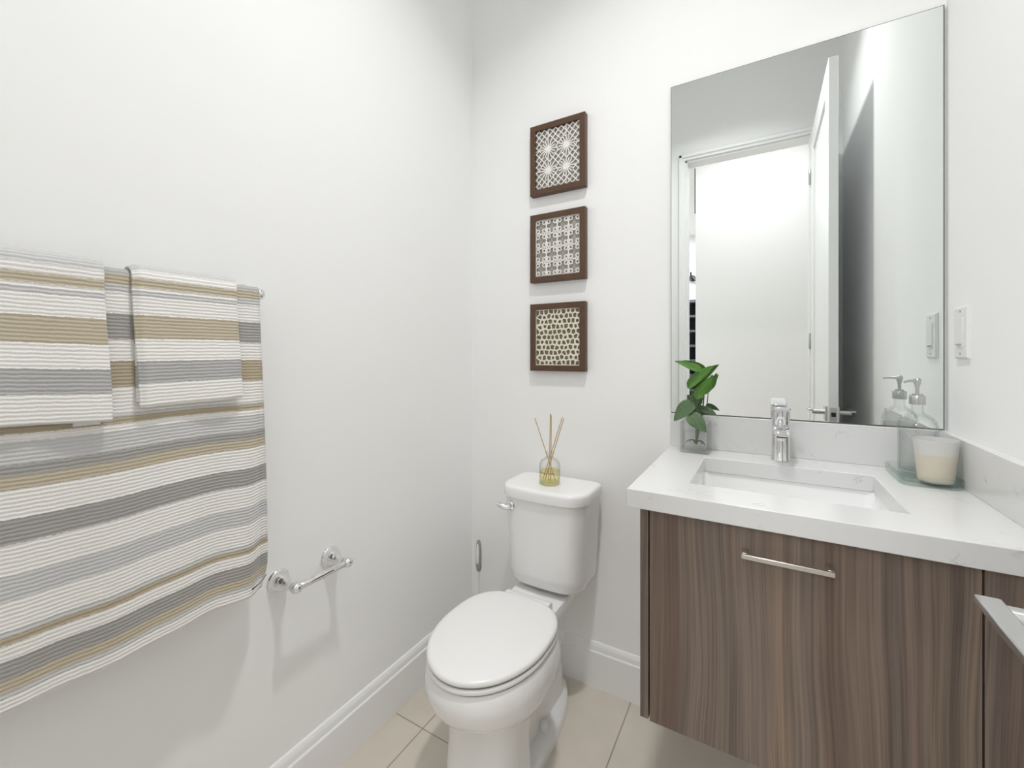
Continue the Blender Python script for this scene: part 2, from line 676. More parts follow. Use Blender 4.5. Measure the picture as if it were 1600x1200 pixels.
# ------------------------------------------------------------------ room shell
XL, XR, YB, YF, ZC = -1.043, 0.397, 1.455, -0.12, 3.05
DOX0, DOX1, DOZ = -0.432, 0.2455, 2.452       # door opening
T = 0.10
HY = -1.42                                    # far side of the hallway
bm = BM(); box(bm, -2.4, 1.6, -4.4, YB + T, -0.08, 0); struct('floor', bm, M['tile'])
bm = BM(); box(bm, XL - T, XR + T, YF, YB + T, ZC, ZC + 0.06); struct('ceiling', bm, M['ceil'])
bm = BM(); box(bm, XL - T, XL, YF, YB + T, 0, ZC); struct('wall_left', bm, M['paint'])
bm = BM(); box(bm, XL, XR, YB, YB + T, 0, ZC); struct('wall_back', bm, M['paint'])
bm = BM(); box(bm, XR, XR + T, YF, YB + T, 0, ZC); struct('wall_right', bm, M['paint'])
bm = BM()
box(bm, XL - T, DOX0, YF - T, YF, 0, ZC)
box(bm, DOX1, XR + T, YF - T, YF, 0, ZC)
box(bm, DOX0, DOX1, YF - T, YF, DOZ, ZC)
struct('wall_front', bm, M['paint'])
# hallway and the room beyond it
bm = BM(); box(bm, -2.4, 1.6, -4.4, YF - T, ZC, ZC + 0.06); struct('ceiling_hallway', bm, M['ceil'])
bm = BM(); box(bm, -0.529, 1.6, HY - 0.12, HY, 0, ZC); struct('wall_hallway', bm, M['paint_hall'])
bm = BM(); box(bm, 1.5, 1.6, HY, YF - T, 0, ZC); struct('wall_hallway_right', bm, M['paint_hall'])
bm = BM(); box(bm, -2.4, -2.3, -4.4, YF - T, 0, ZC); struct('wall_hallway_left', bm, M['paint_hall'])
bm = BM(); box(bm, -2.3, 1.6, -4.4, -4.3, 0, ZC); struct('wall_far_room', bm, M['paint_hall'])
bm = BM(); box(bm, XL - T - 1.2, XL - T, YF - T, YF, 0, ZC); box(bm, XR + T, 1.6, YF - T, YF, 0, ZC)
struct('wall_hallway_front', bm, M['paint_hall'])


# baseboards: flat board with an ogee cap
def baseboard(name, p0, p1, nrm):
    """p0,p1 along the wall foot; nrm points into the room"""
    prof = [(0, 0), (0.016, 0), (0.016, 0.122), (0.0145, 0.1245), (0.0115, 0.126), (0.0105, 0.131), (0.0105, 0.138), (0.0085, 0.145), (0.004, 0.152), (0, 0.154)]
    bm = BM()
    n = Vector(nrm)
    rings = [[Vector(p) + n * d + Vector((0, 0, z)) for d, z in prof] for p in (p0, p1)]
    loft(bm, rings)
    return struct(name, bm, M['trim'], smooth=25)


baseboard('baseboard_left', (XL, YF, 0), (XL, YB, 0), (1, 0, 0))
baseboard('baseboard_back', (XL + 0.016, YB, 0), (XR, YB, 0), (0, -1, 0))
baseboard('baseboard_right', (XR, YF + 0.2, 0), (XR, YB - 0.016, 0), (-1, 0, 0))
baseboard('baseboard_hallway', (-0.529, HY, 0), (1.5, HY, 0), (0, 1, 0))

# door casing on the room side (trim_1) and jamb lining (trim_2)
bm = BM()


def casing(bm, x0, x1, z0, z1, ydir, y):
    t1, t2 = 0.012, 0.019
    box(bm, x0, x1, min(y, y + ydir * t1), max(y, y + ydir * t1), z0, z1)


CW = 0.038
for (d, y) in ((1, YF), (-1, YF - T)):
    ya, yb2 = (y, y + 0.012) if d > 0 else (y - 0.012, y)
    yc, yd = (y, y + 0.020) if d > 0 else (y - 0.020, y)
    box(bm, DOX0 - CW, DOX0, ya, yb2, 0, DOZ)
    box(bm, DOX0 - CW, DOX0 - CW + 0.02, yc, yd, 0, DOZ + CW)
    box(bm, DOX0 - CW, DOX1 + CW, ya, yb2, DOZ, DOZ + CW)
    box(bm, DOX0 - CW, DOX1 + CW, yc, yd, DOZ + CW - 0.02, DOZ + CW)
    box(bm, DOX1, DOX1 + CW, ya, yb2, 0, DOZ)
    box(bm, DOX1 + CW - 0.02, DOX1 + CW, yc, yd, 0, DOZ + CW)
struct('trim_1', bm, M['trim'], bevel=0.003)
bm = BM()
box(bm, DOX0, DOX0 + 0.012, YF - T, YF, 0, DOZ)
box(bm, DOX1 - 0.002, DOX1, YF - T, YF, 0, DOZ)
box(bm, DOX0, DOX1, YF - T, YF, DOZ - 0.012, DOZ)
struct('trim_2', bm, M['trim'], bevel=0.002)

# ------------------------------------------------------------------ the open door and its lever
DX0, DX1, DY0, DY1, DZ0, DZ1 = 0.2485, 0.2835, YF + 0.022, 0.642, 0.012, 2.438
bm = BM()


def panel_door(bm):
    # stiles and rails with a recessed panel on both faces
    st = 0.115
    box(bm, DX0, DX1, DY0, DY0 + st, DZ0, DZ1)
    box(bm, DX0, DX1, DY1 - st, DY1, DZ0, DZ1)
    box(bm, DX0, DX1, DY0 + st, DY1 - st, DZ0, DZ0 + 0.2)
    box(bm, DX0, DX1, DY0 + st, DY1 - st, DZ1 - 0.12, DZ1)
    box(bm, DX0 + 0.009, DX1 - 0.009, DY0 + st, DY1 - st, DZ0 + 0.2, DZ1 - 0.12)


panel_door(bm)
door = struct('door_1', bm, M['trim'], base=(DX1, DY0, DZ0), bevel=0.002)
LZ = 0.915
for sgn, xf in ((-1, DX0), (1, DX1)):
    # square rosette
    bm = BM()
    xa, xb = sorted((xf, xf + sgn * 0.008))
    box(bm, xa, xb, DY1 - 0.094, DY1 - 0.030, LZ - 0.032, LZ + 0.032)
    obj('rosette', bm, M['satin'], door, bevel=0.0015)
    # lever: round neck and flat bar running back along the door
    bm = BM()
    tube(bm, [(xf + sgn * 0.006, DY1 - 0.060, LZ + 0.003), (xf + sgn * 0.040, DY1 - 0.060, LZ + 0.003), (xf + sgn * 0.052, DY1 - 0.060, LZ + 0.003)], 0.0110, n=20)
    xa, xb = sorted((xf + sgn * 0.0475, xf + sgn * 0.0668))
    yv = [DY1 - 0.047, DY1 - 0.10, DY1 - 0.175]
    zt = [LZ + 0.015, LZ + 0.012, LZ + 0.010]
    zb = [LZ + 0.007, LZ + 0.003, LZ + 0.001]
    rings = [[(xa, y, b_), (xb, y, b_), (xb, y, a), (xa, y, a)] for y, a, b_ in zip(yv, zt, zb)]
    loft(bm, rings)
    obj('lever_handle', bm, M['satin'], door, bevel=0.0015)
bm = BM(); box(bm, DX0 + 0.005, DX1 - 0.005, DY1 - 0.0002, DY1 + 0.0012, LZ - 0.029, LZ + 0.029)
lp = obj('latch_plate', bm, M['satin'], door, bevel=0.0006)
bm = BM(); box(bm, DX0 + 0.010, DX1 - 0.010, DY1 + 0.001, DY1 + 0.011, LZ - 0.009, LZ + 0.009)
obj('latch_bolt', bm, M['darkmetal'], lp, bevel=0.001)
for hz in (0.25, 1.25, 2.2):
    bm = BM(); lathe(bm, [(0.006, -0.045), (0.0065, -0.044), (0.0065, 0.044), (0.006, 0.045)], (DX0 - 0.0045, DY0 - 0.0045, hz), n=14)
    obj('hinge', bm, M['satin'], door, smooth=40)

# ------------------------------------------------------------------ ceiling lamps
t = thing('downlight', 'round white recessed downlight in the bathroom ceiling', 'light', (LX, LY, ZC))
bm = BM(); lathe(bm, [(0.064, 0.0), (0.085, 0.0), (0.085, -0.004), (0.070, -0.008), (0.064, -0.006)], (LX, LY, ZC), cap0=False, cap1=False)
obj('trim_ring', bm, M['white_plastic'], t, smooth=40)
bm = BM(); lathe(bm, [(0.063, 0.0), (0.063, -0.003)], (LX, LY, ZC))
obj('lamp_lens', bm, M['lens'], t)
for nm, lab, x, y in (('ceiling_panel', 'square white flush ceiling light in the hallway behind the doorway', -0.05, -0.80),
                      ('ceiling_panel', 'square white ceiling light added for fill in the room beyond the hallway', -1.2, -3.0)):  # second panel: added fixture to go with the fill lamp
    t = thing(nm, lab, 'light', (x, y, ZC))
    bm = BM(); rect_ring(bm, (x - 0.30, x + 0.30, y - 0.30, y + 0.30), (x - 0.28, x + 0.28, y - 0.28, y + 0.28), ZC - 0.02, ZC)
    obj('light_frame', bm, M['white_plastic'], t)
    bm = BM(); box(bm, x - 0.28, x + 0.28, y - 0.28, y + 0.28, ZC - 0.010, ZC)
    obj('diffuser_panel', bm, M['lens'], t)

# ------------------------------------------------------------------ seen in the mirror through the doorway
sx, sy = -1.20, -3.66
t = thing('shelf_unit', 'tall dark open shelf unit in the room beyond the hallway', 'shelf', (sx, sy, 0))
bm = BM()
box(bm, sx - 0.45, sx - 0.42, sy - 0.2, sy + 0.2, 0, 1.99)
box(bm, sx + 0.42, sx + 0.45, sy - 0.2, sy + 0.2, 0, 1.99)
box(bm, sx - 0.42, sx + 0.42, sy - 0.2, sy - 0.18, 0, 1.99)
obj('carcass', bm, M['shelf'], t)
for k in range(10):
    z = 0.06 + 0.205 * k
    bm = BM(); box(bm, sx - 0.42, sx + 0.42, sy - 0.18, sy + 0.2, z, z + 0.03)
    obj('shelf_board', bm, M['shelf2'], t)
t = thing('wall_sconce', 'small black wall lamp above the dark shelf unit', 'lamp', (-0.93, -4.3, 2.38))
bm = BM(); lathe(bm, [(0.05, 0), (0.05, 0.02)], (-0.93, -4.3, 2.38), (0, 1, 0)); obj('wall_plate', bm, M['darkmetal'], t)
bm = BM()
tube(bm, [(-0.93, -4.285, 2.38), (-0.93, -4.20, 2.36), (-0.93, -4.14, 2.38), (-0.93, -4.14, 2.45)], 0.014, n=8)
tube(bm, [(-0.93, -4.20, 2.36), (-0.99, -4.19, 2.37), (-1.00, -4.19, 2.43)], 0.012, n=8)
tube(bm, [(-0.93, -4.20, 2.36), (-0.89, -4.19, 2.36), (-0.87, -4.19, 2.32)], 0.016, n=8)
obj('lamp_arm', bm, M['darkmetal'], t, smooth=40)
bm = BM(); box(bm, -0.5375, -0.5290, HY - 0.012, HY - 0.002, 2.50, 2.92)
tag(obj('corner_strip', bm, M['darkmetal'], base=(-0.533, HY - 0.007, 2.50)), 'thin dark vertical strip high on the hallway wall corner', 'strip')

# ------------------------------------------------------------------ mirror
MX0, MX1, MY, MZ0, MZ1 = -0.2515, 0.3915, 1.4475, 0.9825, 2.0325
t = thing('wall_mirror', 'large frameless rectangular wall mirror above the white vanity top', 'mirror', ((MX0 + MX1) / 2, YB, MZ0))
bm = BM(); box(bm, MX0, MX1, MY + 0.0006, YB, MZ0, MZ1)
obj('mirror_backing', bm, M['mirror_edge'], t)
bm = BM()
vs = [bm.verts.new(p) for p in ((MX0 + 0.0016, MY, MZ0 + 0.0016), (MX1 - 0.0022, MY, MZ0 + 0.0016), (MX1 - 0.0022, MY, MZ1 - 0.0016), (MX0 + 0.0016, MY, MZ1 - 0.0016))]
vb = [bm.verts.new((v.co.x, MY + 0.0006, v.co.z)) for v in vs]
bm.faces.new(vs)
bm.faces.new(vb)
for i in range(4):
    bm.faces.new((vs[i], vs[(i + 1) % 4], vb[(i + 1) % 4], vb[i]))
obj('mirror_glass', bm, M['mirror'], t)

# ------------------------------------------------------------------ vanity
VB = YB - 0.0165                       # against the baseboard line
CY0 = 0.924                            # counter front
CZ0, CZ1 = 0.838, 0.8775
t = thing('vanity_cabinet', 'wall-hung brown wood-grain vanity cabinet under the white counter', 'cabinet', (0.08, YB, 0.3785))
FY = 0.945                             # cabinet front plane
bm = BM(); box(bm, -0.228, -0.2105, FY, YB, 0.3785, CZ0); obj('side_panel', bm, M['wood'], t, bevel=0.0008)
bm = BM()
box(bm, -0.2105, XR - 0.019, FY + 0.022, YB - 0.001, 0.386, 0.404)          # bottom
box(bm, -0.2105, XR - 0.019, YB - 0.013, YB - 0.001, 0.404, 0.80)           # back
box(bm, XR - 0.019, XR - 0.001, FY + 0.022, YB - 0.001, 0.386, 0.836)       # right side
box(bm, -0.2105, XR - 0.019, FY + 0.022, FY + 0.040, 0.79, 0.836)           # front rail
obj('carcass', bm, M['carcass'], t)
bm = BM(); box(bm, -0.2075, 0.2985, FY - 0.001, FY + 0.018, 0.377, 0.835); door_v = obj('cabinet_door', bm, M['wood'], t, bevel=0.0008)
bm = BM(); box(bm, 0.3012, XR, FY - 0.001, FY + 0.018, 0.377, 0.835); obj('filler_panel', bm, M['wood'], t, bevel=0.0008)
bm = BM()
HX0, HX1, HZ = -0.032, 0.1105, 0.787
box(bm, HX0, HX1, 0.9115, 0.9185, HZ - 0.0045, HZ + 0.0045)
box(bm, HX0, HX0 + 0.010, 0.9185, FY - 0.001, HZ - 0.0045, HZ + 0.0045)
box(bm, HX1 - 0.010, HX1, 0.9185, FY - 0.001, HZ - 0.0045, HZ + 0.0045)
h = obj('bar_handle', bm, M['nickel'], door_v, bevel=0.0012)
h['label'] = 'brushed nickel bar handle'

# countertop with a rectangular cut-out
BX0, BX1, BY0, BY1 = -0.1385, 0.2335, 1.0345, 1.320
t = thing('countertop', 'white quartz vanity countertop with rectangular sink cut-out', 'countertop', (0.07, YB, CZ0))
bm = BM()
rect_ring(bm, (-0.2515, XR, CY0, YB), (BX0, BX1, BY0, BY1), CZ0, CZ1)
obj('counter_slab', bm, M['quartz'], t, bevel=0.0015)
bm = BM(); box(bm, -0.2515, XR - 0.0185, YB - 0.018, YB, CZ1, 0.981); obj('backsplash', bm, M['quartz'], t, bevel=0.0012)
bm = BM(); box(bm, XR - 0.0185, XR, CY0, YB, CZ1, 0.981); obj('side_splash', bm, M['quartz'], t, bevel=0.0012)

# undermount basin
bcx, bcy = (BX0 + BX1) / 2, (BY0 + BY1) / 2
t = thing('sink_basin', 'white rectangular undermount sink basin in the quartz counter', 'sink', (bcx, bcy, CZ0 - 0.15))
bm = BM()
o_ = 0.006
rings = [rrect(BX0 - o_ - 0.02, BX1 + o_ + 0.02, BY0 - o_ - 0.02, BY1 + o_ + 0.02, 0.03, CZ0 - 0.0005),
         rrect(BX0 - o_, BX1 + o_, BY0 - o_, BY1 + o_, 0.018, CZ0 - 0.0005),
         rrect(BX0 - o_ + 0.002, BX1 + o_ - 0.002, BY0 - o_ + 0.002, BY1 + o_ - 0.002, 0.02, CZ0 - 0.008),
         rrect(BX0 + 0.006, BX1 - 0.006, BY0 + 0.006, BY1 - 0.006, 0.03, CZ0 - 0.095),
         rrect(BX0 + 0.016, BX1 - 0.016, BY0 + 0.016, BY1 - 0.016, 0.035, CZ0 - 0.118),
         rrect(BX0 + 0.045, BX1 - 0.045, BY0 + 0.045, BY1 - 0.045, 0.04, CZ0 - 0.128),
         rrect(bcx - 0.03, bcx + 0.03, bcy - 0.03, bcy + 0.03, 0.029, CZ0 - 0.133)]
loft(bm, rings, cap0=False, cap1=True)
bs = obj('basin_bowl', bm, M['porcelain'], t, smooth=40, flip=False)
sm = bs.modifiers.new('shell', 'SOLIDIFY')
sm.thickness = 0.012
sm.offset = -1.0
bm = BM(); lathe(bm, [(0.030, 0.0), (0.030, 0.002), (0.024, 0.0035), (0.020, 0.002), (0.0, 0.002)], (bcx, bcy, CZ0 - 0.133), cap1=False)
obj('drain', bm, M['chrome'], t, smooth=40)

# faucet
FX, FYc = 0.0465, 1.384
t = thing('faucet', 'single-lever chrome faucet behind the sink', 'faucet', (FX, FYc, CZ1))
bm = BM()
lathe(bm, [(0.0225, 0), (0.0235, 0.002), (0.0235, 0.004), (0.0222, 0.006), (0.0215, 0.06), (0.0215, 0.094), (0.0205, 0.098), (0.0, 0.0985)], (FX, FYc, CZ1), cap1=False)
obj('faucet_body', bm, M['chrome'], t, smooth=35)
bm = BM()


def spout_ring(y, zc, hw, hh, tilt):
    pts = []
    for i in range(24):
        a = 2 * PI * i / 24
        ca, sa = math.cos(a), math.sin(a)
        e = 0.7
        px = hw * math.copysign(abs(ca) ** e, ca)
        pz = hh * math.copysign(abs(sa) ** e, sa)
        pts.append((FX + px, y + pz * math.sin(tilt), zc + pz * math.cos(tilt)))
    return pts


loft(bm, [spout_ring(FYc + 0.002, CZ1 + 0.078, 0.0200, 0.0185, 0.0), spout_ring(FYc - 0.030, CZ1 + 0.087, 0.0200, 0.0150, 0.05),
          spout_ring(FYc - 0.062, CZ1 + 0.091, 0.0195, 0.0110, 0.1), spout_ring(FYc - 0.088, CZ1 + 0.090, 0.0188, 0.0090, 0.25),
          spout_ring(FYc - 0.098, CZ1 + 0.087, 0.0165, 0.0065, 0.5)])
obj('spout', bm, M['chrome'], t, smooth=50)
bm = BM(); lathe(bm, [(0.0, 0), (0.011, 0.0), (0.012, 0.006), (0.011, 0.007)], (FX, FYc - 0.084, CZ1 + 0.076), (0, 0.2, 1), cap0=False)
obj('aerator', bm, M['darkmetal'], t, smooth=40)
bm = BM()
lathe(bm, [(0.0, 0.099), (0.0208, 0.099), (0.0215, 0.101), (0.0215, 0.136), (0.019, 0.139)], (FX, FYc, CZ1), cap0=False)
obj('cartridge_cap', bm, M['chrome'], t, smooth=35)
bm = BM()
rings = []
for y, hw, z in ((FYc + 0.022, 0.019, 0.143), (FYc - 0.02, 0.0215, 0.146), (FYc - 0.065, 0.0205, 0.152), (FYc - 0.082, 0.016, 0.1545)):
    rings.append([(FX - hw, y, CZ1 + z - 0.007), (FX + hw, y, CZ1 + z - 0.007), (FX + hw, y, CZ1 + z), (FX - hw, y, CZ1 + z)])
loft(bm, rings)
obj('lever', bm, M['chrome'], t, bevel=0.002)

# ------------------------------------------------------------------ vase with pothos cutting
vx0, vx1, vy0, vy1, vz0, vz1 = -0.209, -0.130, 1.347, 1.426, CZ1, 0.967
vcx, vcy = (vx0 + vx1) / 2, (vy0 + vy1) / 2
t = thing('glass_vase', 'square ribbed clear glass vase of water on the counter corner', 'vase', (vcx, vcy, vz0))


def fluted(hw, z, amp, n=14):
    pts = []
    sides = (((-1, -1), (1, 0)), ((1, -1), (0, 1)), ((1, 1), (-1, 0)), ((-1, 1), (0, -1)))
    for (cx_, cy_), (dx, dy) in sides:
        for k in range(n * 2):
            f = k / (n * 2)
            d = -amp * (0.5 - 0.5 * math.cos(2 * PI * n / 2 * f))
            px = vcx + hw * cx_ + dx * 2 * hw * f
            py = vcy + hw * cy_ + dy * 2 * hw * f
            nx, ny = dy, -dx
            pts.append((px + nx * d, py + ny * d, z))
    return pts


hw = (vx1 - vx0) / 2
bm = BM()
rings = [fluted(hw - 0.001, vz0 + 0.0004, 0.0015), fluted(hw, vz0 + 0.004, 0.0018), fluted(hw, vz1 - 0.003, 0.0018), fluted(hw - 0.001, vz1, 0.001),
         fluted(hw - 0.005, vz1 - 0.001, 0.0), fluted(hw - 0.005, vz0 + 0.010, 0.0), fluted(hw - 0.012, vz0 + 0.007, 0.0)]
loft(bm, rings)
obj('vase_body', bm, M['glass'], t, smooth=50)
bm = BM(); box(bm, vx0 + 0.0065, vx1 - 0.0065, vy0 + 0.0065, vy1 - 0.0065, vz0 + 0.0108, vz0 + 0.060)
obj('vase_water', bm, M['water'], t)

t = thing('pothos_cutting', 'green pothos cutting standing in the square glass vase', 'plant', (vcx, vcy, vz0 + 0.011))


def leaf(B, T_, w, up, mat, droop=0.15, fold=0.25, twist=0.0):
    """heart-shaped blade from stalk end B to tip T_, half width w, facing 'up'"""
    B, T_ = Vector(B), Vector(T_)
    ax = T_ - B
    ln = ax.length
    ax.normalize()
    N = Vector(up)
    N = (N - ax * N.dot(ax)).normalized()
    S_ = ax.cross(N)
    nu, nv = 16, 10
    bm = BM()
    lay = bm.loops.layers.uv.new('leaf')
    grid = []
    for i in range(nu + 1):
        u = i / nu
        prof = (math.sin(PI * min(1.0, u ** 0.62)) ** 0.75) * (1 - 0.15 * u)
        row = []
        for j in range(nv + 1):
            v = -1 + 2 * j / nv
            lobe = -0.10 * ln * (abs(v) ** 1.6) * (1 - u) ** 3       # heart lobes behind the stalk
            p = B + ax * (u * ln + lobe) + S_ * (v * w * max(prof, 0.02 if 0 < u < 1 else 0.0))
            p += N * (abs(v) * fold * w * prof - droop * ln * u * u + 0.03 * w * math.sin(5 * u + 2 * v))
            row.append((bm.verts.new(p), u, v))
        grid.append(row)
    for i in range(nu):
        for j in range(nv):
            q = [grid[i][j], grid[i + 1][j], grid[i + 1][j + 1], grid[i][j + 1]]
            f = bm.faces.new([x[0] for x in q])
            for lp_, x in zip(f.loops, q):
                lp_[lay].uv = (x[1], x[2])
    bmesh.ops.remove_doubles(bm, verts=bm.verts[:], dist=1e-6)
    o = obj('leaf', bm, mat, t, smooth=70)
    so = o.modifiers.new('thick', 'SOLIDIFY')
    so.thickness = 0.0006
    return o


VW = Vector((0.10, -0.95, 0.25))       # roughly towards the room
leaf((-0.160, 1.385, 1.121), (-0.2265, 1.375, 1.1515), 0.0195, (0.22, -0.55, 0.8), M['leaf_hi'], 0.05, 0.25)
leaf((-0.186, 1.380, 1.074), (-0.1195, 1.360, 1.139), 0.0225, (-0.45, -0.75, 0.55), M['leaf_hi'], 0.05, 0.30)
leaf((-0.163, 1.362, 1.044), (-0.121, 1.350, 1.105), 0.0235, (-0.5, -0.75, 0.4), M['leaf_hi'], 0.04, 0.30)
leaf((-0.146, 1.392, 1.060), (-0.122, 1.376, 1.109), 0.016, (0.6, -0.75, 0.2), M['leaf_hi'], 0.03, 0.2)
leaf((-0.179, 1.372, 1.022), (-0.2285, 1.352, 0.9715), 0.0265, (-0.25, -0.85, 0.5), M['leaf_lo'], 0.10, 0.22)
leaf((-0.170, 1.400, 1.017), (-0.196, 1.405, 1.045), 0.017, (0.0, -0.9, 0.4), M['leaf_lo'], 0.05, 0.2)
leaf((-0.151, 1.392, 1.004), (-0.113, 1.390, 0.994), 0.015, (0.15, -0.7, 0.75), M['leaf_lo'], 0.12, 0.2)
leaf((-0.180, 1.352, 0.990), (-0.1345, 1.335, 0.9475), 0.0235, (0.12, -0.85, 0.5), M['leaf_lo'], 0.10, 0.22)
sb = Vector((-0.168, 1.385, vz0 + 0.022))
for tip, mid in (((-0.160, 1.385, 1.121), (-0.176, 1.40, 1.02)), ((-0.186, 1.380, 1.074), (-0.164, 1.395, 1.00)), ((-0.163, 1.362, 1.044), (-0.165, 1.38, 0.99)),
                 ((-0.146, 1.392, 1.060), (-0.150, 1.395, 0.99)), ((-0.179, 1.372, 1.022), (-0.172, 1.385, 1.00)), ((-0.170, 1.400, 1.017), (-0.166, 1.40, 0.98)),
                 ((-0.151, 1.392, 1.004), (-0.158, 1.39, 0.98)), ((-0.180, 1.352, 0.990), (-0.166, 1.378, 0.985))):
    bm = BM()
    m0 = Vector(mid)
    tube(bm, bez(sb, (sb + m0) / 2 + Vector((0.003, 0, 0.02)), m0, tip), [0.0024 - 0.0012 * i / 12 for i in range(13)], n=8)
    obj('stem', bm, M['stem'], t, smooth=60)
for k in range(7):
    a = 2.4 * k
    bm = BM()
    p0 = sb + Vector((0.0, 0.0, 0.004))
    e = Vector((vcx + 0.026 * math.cos(a), vcy - 0.004 + 0.024 * math.sin(a), vz0 + 0.020 + 0.004 * (k % 3)))
    tube(bm, bez(p0, p0 + Vector((0.01 * math.cos(a), 0.01 * math.sin(a), 0.012)), e + Vector((0, 0, 0.012)), e), 0.0011, n=6)
    obj('root', bm, M['root'], t, smooth=60)

# ------------------------------------------------------------------ glass tray, soap dispenser, candle
tx0, tx1, ty0, ty1 = 0.268, 0.3755, 1.252, 1.412
tcx, tcy = (tx0 + tx1) / 2, (ty0 + ty1) / 2
bm = BM()


def tr(o_, z, r=0.022):
    return rrect(tx0 + o_, tx1 - o_, ty0 + o_, ty1 - o_, max(r - o_, 0.004), z)


loft(bm, [tr(0.004, CZ1 + 0.0004), tr(0.001, CZ1 + 0.003), tr(0.0, CZ1 + 0.020), tr(0.001, CZ1 + 0.0225), tr(0.004, CZ1 + 0.0225),
          tr(0.0055, CZ1 + 0.020), tr(0.0065, CZ1 + 0.0085), tr(0.012, CZ1 + 0.007)])
tag(obj('glass_tray', bm, M['tray'], base=(tcx, tcy, CZ1), smooth=40), 'clear rounded glass tray beside the right splash holding a candle', 'tray')
TZ = CZ1 + 0.0073

dx, dy = 0.3235, 1.3715
t = thing('soap_dispenser', 'clear glass soap dispenser with grey pump on the glass tray', 'dispenser', (dx, dy, TZ))
bm = BM()
outer = [(0.0, 0.0), (0.033, 0.0), (0.0355, 0.003), (0.0358, 0.02), (0.0358, 0.100), (0.0372, 0.104), (0.0370, 0.113), (0.0345, 0.124), (0.028, 0.134), (0.019, 0.140), (0.0130, 0.144), (0.0115, 0.149), (0.0115, 0.172)]
inner = [(0.0092, 0.172), (0.0092, 0.148), (0.0115, 0.141), (0.019, 0.136), (0.0265, 0.130), (0.0320, 0.121), (0.0340, 0.111), (0.0330, 0.100), (0.0330, 0.008), (0.0, 0.006)]
lathe(bm, outer + inner, (dx, dy, TZ), cap0=False, cap1=False, n=44)
obj('bottle', bm, M['glass'], t, smooth=45)
bm = BM(); lathe(bm, [(0.0, 0.0088), (0.0324, 0.0088), (0.0324, 0.099), (0.0, 0.099)], (dx, dy, TZ), cap0=False, cap1=False)
obj('liquid_soap', bm, M['soap'], t, smooth=45)
bm = BM()
lathe(bm, [(0.0118, 0.1640), (0.0146, 0.1640), (0.0150, 0.1655), (0.0150, 0.1840), (0.0144, 0.1855), (0.0100, 0.1860), (0.0100, 0.1895), (0.0045, 0.1900)], (dx, dy, TZ), cap0=False)
obj('pump_collar', bm, M['satin'], t, smooth=35)
bm = BM()
lathe(bm, [(0.0038, 0.190), (0.0038, 0.2020), (0.0046, 0.2080), (0.0068, 0.2150), (0.0076, 0.2200), (0.0066, 0.2250), (0.0035, 0.2275), (0.0, 0.2280)], (dx, dy, TZ), cap1=False)
hd = obj('pump_head', bm, M['satin'], t, smooth=40)
bm = BM()
d_ = Vector((-0.74, -0.67, 0))
c0 = Vector((dx, dy, TZ + 0.2205))
tube(bm, [c0 + d_ * 0.006, c0 + d_ * 0.022, c0 + d_ * 0.034 + Vector((0, 0, -0.001)), c0 + d_ * 0.039 + Vector((0, 0, -0.003))], [0.0040, 0.0034, 0.0029, 0.0026], n=14)
obj('nozzle', bm, M['satin'], hd, smooth=50)
bm = BM(); tube(bm, [(dx, dy, TZ + 0.012), (dx, dy, TZ + 0.165)], 0.003, n=10)
obj('dip_tube', bm, M['water'], t, smooth=50)

kx, ky = 0.3365, 1.2970
t = thing('jar_candle', 'cream candle in a frosted white tumbler on the glass tray', 'candle', (kx, ky, TZ))
bm = BM()
lathe(bm, [(0.0, 0.0), (0.0275, 0.0), (0.0298, 0.002), (0.0305, 0.006), (0.0385, 0.093), (0.0382, 0.0945), (0.0370, 0.0945), (0.0363, 0.093), (0.0335, 0.061), (0.0, 0.061)], (kx, ky, TZ), cap0=False, cap1=False, n=48)
# outer shell only: the wax fills it up to the wax line
obj('tumbler', bm, M['frost'], t, smooth=45)
bm = BM()
lathe(bm, [(0.0, 0.0035), (0.0278, 0.0035), (0.0325, 0.058), (0.0, 0.0585)], (kx, ky, TZ), cap0=False, cap1=False, n=48)
obj('candle_wax', bm, M['wax'], t, smooth=45)
bm = BM(); tube(bm, [(kx, ky, TZ + 0.059), (kx + 0.001, ky, TZ + 0.070)], 0.0012, n=8)
obj('wick', bm, M['wick'], t)

# ------------------------------------------------------------------ dimmer switch on the right wall
t = thing('light_switch', 'white rectangular dimmer switch plate on the right wall', 'switch', (XR, 1.349, 1.218))
bm = BM()
rings = [[(x, y, z) for (y, z) in ((1.349 - hy, 1.218 - hz), (1.349 + hy, 1.218 - hz), (1.349 + hy, 1.218 + hz), (1.349 - hy, 1.218 + hz))]
         for x, hy, hz in ((XR, 0.0375, 0.0590), (XR - 0.003, 0.0375, 0.0590), (XR - 0.0065, 0.0340, 0.0555))]
loft(bm, rings)
obj('cover_plate', bm, M['white_plastic'], t)
bm = BM(); box(bm, XR - 0.0085, XR - 0.006, 1.349 - 0.0168, 1.349 + 0.0168, 1.218 - 0.034, 1.218 + 0.034)
obj('paddle', bm, M['white_plastic'], t, bevel=0.001)
bm = BM(); box(bm, XR - 0.0115, XR - 0.0080, 1.349 - 0.012, 1.349 + 0.012, 1.218 - 0.0285, 1.218 - 0.0255)
obj('slider', bm, M['grey_plastic'], t, bevel=0.0008)
for z in (1.218 + 0.048, 1.218 - 0.048):
    bm = BM(); lathe(bm, [(0.003, 0), (0.003, 0.0008), (0.002, 0.0012)], (XR - 0.0063, 1.349, z), (-1, 0, 0), n=12)
    obj('screw', bm, M['grey_plastic'], t, smooth=40)

# ------------------------------------------------------------------ three framed cut-paper panels
FXa, FXb, FYf, FYbk = -0.7560, -0.5365, 1.430, YB


